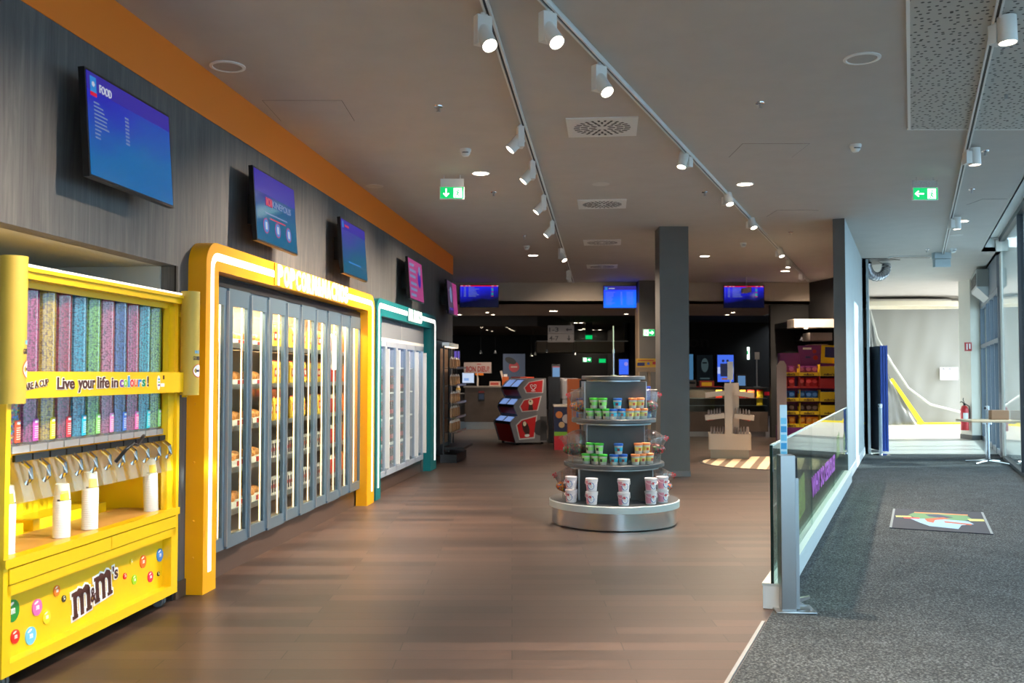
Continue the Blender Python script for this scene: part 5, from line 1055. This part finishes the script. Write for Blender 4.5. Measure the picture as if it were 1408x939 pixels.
t = thing('exit_lamp', 'distant narrow lit exit sign on the black wall right of the posters', 'exit sign', (8.6, 33.9, 2.35)); q = B(); q.bbox(-.04, -.05, -.3, .04, .0, .15, .01); q.build('lamp_body', exw, t); q = B(); q.box(-.05, -.06, -.12, -.01, -.0505, .02); q.build('green_face', grn, t)
for px, py in ((809, 464), (828, 496)):
    X = (px - 704) / 1280 * 34; z = 1.5 + (515 - py) / 1280 * 34
    t = thing('exit_lamp', 'tiny distant green exit light ' + ('among the ceiling lights' if py < 480 else 'beside the top of the round display'), 'exit sign', (X, 34 if py > 480 else 33.8, z)); q = B(); q.box(-.12, -.1, -.07, .12, -.05, .07); q.build('green_face', grn, t); q = B(); q.box(-.13, -.05, -.08, .13, -.0, 3.4 - z if py < 480 else .08); q.build('housing', dark, t)
# posters
def poster(px0, px1, py0, py1, Y, label, kind):
    X0, X1 = (px0 - 704) / 1280 * Y, (px1 - 704) / 1280 * Y; z1, z0 = 1.5 + (515 - py0) / 1280 * Y, 1.5 + (515 - py1) / 1280 * Y
    t = thing('poster_lightbox', label, 'poster', ((X0 + X1) / 2, Y, z0)); w_, h_ = (X1 - X0) / 2, z1 - z0
    q = B(); q.box(-w_ - .03, .0, -.03, w_ + .03, .08, h_ + .03); q.build('frame', black, t)
    q = B(); ms = [emi('poster_sky', (70, 110, 235), .9), emi('poster_pale', (175, 190, 235), .9), emi('poster_figure', (55, 60, 90), .5), emi('poster_dark', (14, 20, 24), .6), emi('poster_dim', (70, 88, 92), .5), emi('poster_teal', (70, 120, 160), .7), emi('poster_amber', (180, 110, 50), .6)]
    q.mat(0 if kind == 'day' else 3 if kind == 'dark' else 5).box(-w_, -.004, 0, w_, 0, h_)
    if kind == 'day':
        q.mat(1).box(-w_, -.006, h_ * .3, w_, -.003, h_ * .55)
        for s in (-.3, .25): q.mat(2).disc(s * w_, h_ * .78, .05, -.008, -.003, 12); q.sheet([(s * w_ - .1, h_ * .2), (s * w_ + .1, h_ * .2), (s * w_ + .11, h_ * .68), (s * w_ - .11, h_ * .68)], -.008, -.003)
        q.mat(6).box(-w_ * .5, -.009, .08, w_ * .5, -.003, .14)
    elif kind == 'dark':
        q.mat(4).disc(.0, h_ * .62, h_ * .26, -.006, -.003, 16, rx=w_ * .45); q.mat(3).box(-w_ * .3, -.008, h_ * .68, w_ * .25, -.003, h_ * .73); q.mat(4).box(-w_ * .6, -.006, .1, w_ * .6, -.003, .15)
    q.build('artwork', ms, t)
poster(986.5, 1008.5, 488, 525, 33.8, 'bright blue lit poster with two standing figures', 'day'); poster(958, 980, 488, 525, 33.8, 'dark lit poster with a pale face shape', 'dark'); poster(942, 953, 487, 525, 33.8, 'pale blue poster half hidden behind the grey column', 'blue')
q = B(); q.text('on', 0, 0, .75, .3, 0, .02, bold=.01); tag(q.build('wall_lettering', mat('dim_letters', (40, 38, 38), .6), None, (6.45, 33.97, 2.5)), 'dim grey letters on the black wall above the posters', 'lettering')
# red belt barrier
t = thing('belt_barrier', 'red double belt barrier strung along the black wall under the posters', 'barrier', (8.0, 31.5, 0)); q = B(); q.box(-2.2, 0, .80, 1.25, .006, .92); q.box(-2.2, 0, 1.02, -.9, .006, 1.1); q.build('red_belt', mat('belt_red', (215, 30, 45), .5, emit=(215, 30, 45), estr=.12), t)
for x in (-2.2, -.6, 1.25):
    q = B(); q.cyl(x, .03, 0, 1.12, .03, 12); q.cyl(x, .03, 0, .02, .16, 16); q.build('post', dark, t)
# counter left
t = thing('service_counter', 'dark wood service counter with a steel kick plate at the far left', 'counter', (-.95, 25.6, 0))
q = B(); q.box(-.35, 0, .2, .75, .7, 1.14); q.box(-.75, .3, .2, -.35, .8, .95); q.build('front_panel', paint('dark_wood_counter', (70, 58, 50), 8, .5), t); q = B(); q.box(-.38, -.03, 1.14, .78, .72, 1.18); q.box(-.78, .27, .95, -.38, .82, .98); q.build('worktop', mat('grey_worktop', (120, 112, 104), .4), t); q = B(); q.box(-.33, .03, 0, .74, .65, .2); q.box(-.73, .33, 0, -.33, .75, .2); q.build('kick_plate', steel, t); q = B(); q.box(.02, -.03, .78, .2, -.001, 1.06); q.mat(1).box(.03, -.033, 1.0, .19, -.03, 1.05); q.mat(2).box(.04, -.033, .82, .18, -.03, .97); q.build('card_notice', [black, mat('dim_red', (110, 30, 30)), mat('dim_blue', (40, 60, 90))], t)
t = thing('counter_sign', 'white sign reading BON DIEU? on a pole above the counter', 'sign', (-.95, 25.75, 1.18)); q = B(); q.box(-.38, 0, .36, .38, .02, .66); q.build('board', mat('dusky_white_board', (170, 150, 145), .6), t); q = B(); q.cyl(0, .01, 0, .36, .025, 10); q.mat(1).box(-.06, -.01, .3, .16, .03, .36); q.build('pole', [bw, orange], t); q = B(); q.text('BON DIEU?', -.32, .40, .64, .15, -.001, .004, bold=.02); q.box(-.02, -.004, .6, .1, -.001, .62); q.build('lettering', mat('dark_red_ink', (150, 25, 25), .5), t)
t = thing('till_monitor', 'glowing white computer screen at the far left counter', 'monitor', (-1.22, 25.95, 1.181)); q = B(); q.box(-.17, 0, .08, .17, .03, .38); q.box(-.03, .01, 0, .03, .05, .08); q.box(-.1, -.05, 0, .1, .1, .01); q.build('casing', black, t); q = B(); q.box(-.16, -.003, .09, .16, 0, .37); q.mat(1).box(-.12, -.005, .15, .02, -.003, .22); q.build('display', [emi('monitor_white', (185, 200, 225), 1.0), emi('monitor_blue', (130, 160, 210), 1.0)], t)
q = B(); q.box(-.2, 0, 0, .1, .2, .13); q.mat(1).box(-.18, -.002, .03, .05, 0, .1); tag(q.build('printed_box', [mat('box_cream', (190, 165, 150), .5), mat('box_red', (170, 60, 50), .5)], None, (-.42, 25.8, 1.181)), 'cream and red carton on the dark wood counter', 'box')
q = B(); q.box(-.09, 0, 0, .09, .15, .26); q.mat(1).box(-.05, .03, .26, .05, .1, .33); tag(q.build('orange_holder', [mat('burnt_orange', (190, 90, 30)), paper], None, (-.18, 25.85, 1.181)), 'orange leaflet holder on the dark wood counter', 'holder')
q = B(); q.tube([(0, 0, 0), (-.03, 0, .2), (-.09, 0, .42)], .03, 8); tag(q.build('cup_tower', bw, None, (-.22, 26.1, 1.181)), 'leaning white stack of cups behind the orange holder', 'cups')
q = B(); q.lathe([(.05, 0), (.07, .1), (.03, .2), (.03, .26)], n=14); q.mat(1).lathe([(.0705, .1), (.055, .15)], n=14, cap=False); tag(q.build('spray_bottle', [bw, mat('dim_yellow', (190, 150, 50))], None, (-1.5, 26.05, .981)), 'pale bottle on the low end of the far counter', 'bottle')
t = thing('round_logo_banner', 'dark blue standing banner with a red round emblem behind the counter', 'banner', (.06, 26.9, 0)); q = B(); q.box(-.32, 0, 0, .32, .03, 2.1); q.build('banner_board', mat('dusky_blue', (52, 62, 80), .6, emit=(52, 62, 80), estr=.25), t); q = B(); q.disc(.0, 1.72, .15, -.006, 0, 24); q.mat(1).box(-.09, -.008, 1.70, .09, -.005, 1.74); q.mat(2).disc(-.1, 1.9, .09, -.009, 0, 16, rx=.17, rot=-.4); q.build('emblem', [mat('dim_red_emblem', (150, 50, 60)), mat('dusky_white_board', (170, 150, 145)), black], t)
t = thing('violet_screen', 'small violet lit screen at the edge of the far counter', 'screen', (-1.62, 27.0, 1.75)); q = B(); q.box(-.1, 0, 0, .12, .05, .45); q.box(-.02, .02, -1.75, .02, .05, 0); q.build('casing', black, t); q = B(); q.box(-.09, -.004, .02, .02, 0, .43); q.box(.04, -.004, .02, .1, 0, .43); q.build('display', emi('violet_glow', (110, 90, 190), .7), t)
t = thing('blue_terminal', 'bright blue lit screen right of the pole on the round display', 'screen', (3.36, 28.0, 0)); q = B(); q.box(-.16, 0, 1.2, .16, .05, 1.98); q.box(-.05, .02, 0, .05, .06, 1.2); q.build('casing', black, t); q = B(); q.box(-.14, -.004, 1.5, .14, 0, 1.96); q.mat(1).disc(.07, 1.82, .06, -.006, 0, 12); q.build('display', [emi('terminal_bright', (40, 90, 230), 1.0), emi('terminal_lilac', (140, 130, 220), .9)], t)
t = thing('yellow_sign_shelf', 'yellow printed sign on a beige shelf in front of the far column', 'sign', (2.98, 20.2, 0)); q = B(); q.box(-.28, 0, 1.56, .26, .12, 1.66); q.box(-.03, .03, 0, .03, .09, 1.56); q.box(-.2, -.1, 0, .2, .2, .02); q.build('shelf', mat('tan_panel', (150, 130, 108)), t); q = B(); q.box(-.28, .01, 1.66, .26, .04, 1.85); q.build('sign_board', mat('mustard', (205, 160, 40), .5), t); q = B(); q.mat(0).box(-.26, .006, 1.69, -.1, .01, 1.76); q.mat(1).disc(-.02, 1.74, .03, .004, .01, 12); q.mat(2).box(.07, .006, 1.72, .18, .01, 1.78); q.mat(2).box(-.24, .006, 1.8, .1, .01, 1.815); q.build('print', [mat('notice_navy', (50, 50, 100)), mat('bucket_blue', (70, 90, 170)), mat('print_crimson', (180, 30, 40))], t)
# concession counter
t = thing('snack_counter', 'dark concession counter with a glass front full of snack bags, behind the white stand', 'counter', (4.95, 22.6, 0))
q = B(); q.box(-.75, 0, .12, 1.25, .8, .6); q.box(-.75, .25, .6, .4, .8, 1.18); q.box(.35, .3, .6, 1.25, .8, 1.15); q.build('carcass', paint('dark_wood_counter', (70, 58, 50)), t); q = B(); q.box(-.7, .04, 0, 1.2, .7, .12); q.build('kick_plate', steel, t); q = B(); q.box(-.78, -.02, 1.16, 1.28, .82, 1.19); q.build('worktop', dark, t)
q = B(); q.box(-.74, .0, .6, 1.24, .01, 1.16); q.build('glass_front', pane, t); q = B(); q.box(-.74, .02, .74, 1.24, .28, .75); q.box(-.74, .02, .92, 1.24, .28, .93); q.build('wire_shelf', steel, t)
L = bpy.data.lights.new('counter_lamp', 'AREA'); L.shape = 'RECTANGLE'; L.size = 1.6; L.size_y = .05; L.energy = 5; L.color = (1, .75, .5); o = bpy.data.objects.new('counter_lamp', L); C.objects.link(o); o.parent = t; o.location = (.2, .08, 1.14)
q = bag_mesh(.17, .2, .05, 0, 1, .3); g1 = q.build('snack_bag', [mat('snack_orange', (240, 120, 30), .5), mat('snack_red', (220, 50, 30), .5)]); g2 = bag_mesh(.15, .2, .05, 0, 1, .3).build('snack_bag', [mat('snack_yellow', (250, 200, 40), .5), MATS['snack_red']]); g3 = bag_mesh(.15, .2, .05, 0, 1, .3).build('snack_bag', [MATS['snack_red'], MATS['snack_yellow']])
for g, x, z, lb in ((g3, .1, .932, 'red snack bag, leftmost in the counter window'), (g1, .32, .932, 'orange snack bag left of the stand in the counter window'), (g1.copy(), .50, .932, 'orange snack bag behind the white stand, in the counter window'), (g3.copy(), .68, .932, 'red snack bag in the middle of the counter window'), (g1.copy(), .88, .932, 'orange snack bag, second from the right in the counter window'), (g2, 1.1, .932, 'yellow snack bag, rightmost in the counter window'), (g2.copy(), 1.09, .752, 'yellow snack bag on the lower shelf of the counter window')):
    if g.name not in C.objects: C.objects.link(g)
    g.location = (4.95 + x, 22.6 + .15, z); tag(g, lb, 'snack bag')
t = thing('card_terminal', 'small tablet with a blue screen on the concession counter', 'terminal', (5.62, 22.8, 1.191)); q = B(); q.box(-.12, 0, .0, .12, .03, .32); q.build('casing', black, t); q = B(); q.box(-.09, -.004, .04, .09, 0, .28); q.build('display', emi('terminal_blue', (90, 130, 175), .8), t)
t = thing('counter_lamp_post', 'slim grey post with a square head on the concession counter', 'post', (6.02, 22.9, 1.191)); q = B(); q.cyl(0, 0, 0, .7, .02, 10); q.cyl(0, 0, 0, .02, .08, 12); q.build('pole', steel, t); q = B(); q.box(-.05, -.03, .68, .06, .03, .86); q.build('head', steel, t)
q = B(); q.bbox(-.18, 0, 0, .16, .2, .16, .01); q.mat(1).box(-.15, -.003, .03, .1, 0, .12); tag(q.build('red_box', [mat('box_red', (170, 60, 50)), mat('snack_yellow', (250, 200, 40))], None, (4.80, 22.85, 1.191)), 'red and yellow carton on the left of the concession counter', 'box')
q = B(); q.bbox(-.22, 0, 0, .1, .3, .18, .01); q.mat(1).box(-.2, -.003, .08, .08, 0, .14); tag(q.build('cash_register', [mat('register_grey', (150, 140, 130), .5), dark], None, (4.42, 22.85, 1.191)), 'grey cash register at the left end of the concession counter', 'cash register')
# black display rack at the end of the left wall
t = thing('wall_rack', 'tall black wire rack with shelves at the end of the grey wood wall', 'display rack', W(16.55, .0, 0), TH)
q = B(); q.box(-.55, -.30, 0, .55, -.02, .14); q.box(-.5, -.42, .22, .5, -.05, .26); q.build('base', black, t)
for x in (-.5, 0, .5):
    q = B(); q.box(x - .012, -.08, .1, x + .012, -.055, 2.0); q.build('upright', black, t)
for z in (.5, .75, 1.0, 1.3, 1.6):
    q = B(); q.box(-.5, -.30, z, .5, -.06, z + .008); q.box(-.5, -.305, z, .5, -.3, z + .04); q.build('shelf', mat('smoked_acrylic', (120, 118, 116), .2, alpha=.6), t)
q = B(); q.box(-.5, -.16, 1.98, .5, -.04, 2.05); q.mat(1).box(-.48, -.15, 1.975, .48, -.05, 1.98); q.build('top_light', [white, emi('rack_light', (255, 225, 190), 3)], t)
q = B(); q.box(-.45, .0, .3, .45, .004, 1.95); q.build('back_panel', mat('rack_back', (150, 120, 95), .6), t)
q = bag_mesh(.16, .2, .06, 0, 1, .2); g1 = q.build('snack_bag', [mat('bag_tan', (165, 120, 80), .5), mat('bag_offwhite', (210, 200, 190), .5)]); k = 0
for z in (.509, .759, 1.009, 1.309, 1.609):
    for x in (-.35, -.12, .12, .35):
        g = g1 if k == 0 else g1.copy(); 
        if k: C.objects.link(g)
        k += 1; g.location = W(16.55 + x, .18, z); g.rotation_euler[2] = TH + random.uniform(-.2, .2); tag(g, 'tan snack bag on the black rack at the end of the wood wall', 'snack bag', 'bags on the black wall rack')
# candy pallet display by the partition
t = thing('candy_tower', 'tall yellow and purple cardboard candy tower behind the glass balustrade', 'display stand', (5.95, 19.1, 0), R(-10))
ylw = mat('card_yellow', (235, 200, 20), .5); prp = mat('card_purple', (120, 40, 120), .5)
q = B(); q.box(-.45, 0, 0, .75, .8, .42); q.box(-.4, .3, .42, .72, .8, 1.95); q.build('plinth', prp, t)
q = B(); q.sheet([(.0, 1.72), (.62, 1.78), (.58, 2.12), (-.05, 2.10)][::-1], .24, .27); q.mat(1).sheet([(.4, 1.74), (.82, 1.72), (.86, 2.1), (.42, 2.11)][::-1], .22, .25); q.mat(2).sheet([(.48, 1.86), (.74, 1.84), (.76, 2.06), (.49, 2.07)][::-1], .21, .221); q.mat(3).box(.05, .232, 2.02, .22, .24, 2.06); q.mat(2).box(.1, .232, 1.84, .2, .24, 1.88); q.mat(4).disc(.28, 1.98, .04, .23, .24, 12); q.disc(.3, 1.85, .05, .23, .24, 12); q.build('header_card', [prp, ylw, mat('card_navy', (40, 40, 110), .5), wht, mat('print_crimson', (180, 30, 40))], t)
rows = [(.42, 'purple-based caramel', (240, 150, 40)), (.68, 'dark', (70, 45, 45)), (.95, 'bright blue', (40, 110, 205)), (1.22, 'red', (205, 35, 45)), (1.47, 'purple', (130, 45, 120))]
for z, nm, colr in rows:
    for j, (x0, x1) in enumerate(((-.42, -.06), (-.05, .33), (.34, .76))):
        y0 = 0 if j < 2 else -.05
        q = B(); hh = .075 if z != 1.22 else .04
        mmat = 0 if z != 1.22 else 1
        q.mat(mmat).box(x0, y0, z + .001, x1, .3, z + .012); q.box(x0, y0, z, x1, y0 + .008, z + hh); q.sheet([(x0, z), (x0 + .008, z), (x0 + .008, z + .24), (x0, z + .24)][::-1], y0, .3); q.box(x1 - .008, y0, z, x1, .3, z + (.22 if j == 2 else .16))
        if j == 2: q.box(x0, y0 - .002, z, x1, y0, z + .2)
        q.mat(2).text("m&m's", x0 + .08, z + .012, .2, .05, y0 - .003, .003, bold=.03) if z != 1.22 else None
        q.build('tray', [ylw, mat('card_red', (190, 30, 40), .5), brown], t)
    m0 = mat('sweet_bag_%s' % nm, colr, .35); m1 = mat('sweet_bag_trim_' + nm, tuple(min(255, c + 55) for c in colr), .4)
    g1 = bag_mesh(.13, .2, .05, 0, 0, .2); g1.mat(1).disc(0, .13, .04, -.026, -.02, 12, rx=.05); g1 = g1.build('candy_bag', [m0, m1])
    Mt = Matrix.Translation((5.95, 19.1, 0)) @ Matrix.Rotation(R(-10), 4, 'Z')
    for k, x in enumerate((-.34, -.2, -.0, .14, .26, .46, .6)):
        g = g1 if k == 0 else g1.copy()
        if k: C.objects.link(g)
        g.location = Mt @ Vector((x, .13, z + .014)); g.rotation_euler[2] = R(-10) + random.uniform(-.15, .15)
        tag(g, '%s candy bag in its row of the tall candy tower' % nm.replace('purple-based caramel', 'orange'), 'candy bag', '%s candy bags in the tower' % nm)
t = thing('side_card', 'rounded pale side card standing left of the candy tower', 'card', (5.52, 19.0, 0)); q = B(); q.sheet([(-.12, 0), (.08, 0), (.08, 1.7), (.03, 1.78), (-.05, 1.78), (-.12, 1.68)], 0, .02); q.build('card', mat('dusty_pink_card', (150, 138, 142), .6), t); q = B(); q.box(-.1, .02, 0, .06, .25, .02); q.build('foot', dark, t)
# canopies
for (x0, x1, y, z0, z1), lb in zip(((6.30, 7.25, 21.0, 2.55, 2.74), (6.75, 7.25, 21.3, 2.27, 2.45), (6.9, 7.25, 21.6, 2.1, 2.2)), ('largest white box canopy jutting from the dark wall above the candy tower', 'second white box canopy below the largest one', 'lowest small white canopy behind the candy tower')):
    t = thing('wall_canopy', lb, 'canopy', ((x0 + x1) / 2, y, z0)); w_ = (x1 - x0) / 2; q = B(); q.bbox(-w_, -.25, 0, w_, .3, z1 - z0, .006); q.build('box', bw, t)
    q = B(); q.box(-w_, .3, .03, w_, 22.29 - y, z1 - z0 - .03); q.build('bracket', dark, t)
    if x0 < 6.5:
        q = B(); q.lathe([(.0001, -.003), (.05, -.003)], -.1, .12, 16, cap=False); q.build('lens', lamp, t)
        L = bpy.data.lights.new('canopy_lamp', 'SPOT'); L.energy = 60; L.spot_size = R(70); L.spot_blend = .7; L.color = (1, .82, .65); o = bpy.data.objects.new('canopy_lamp', L); C.objects.link(o); o.parent = t; o.location = (-.1, .6, -.06); o.rotation_euler = (R(25), 0, 0)
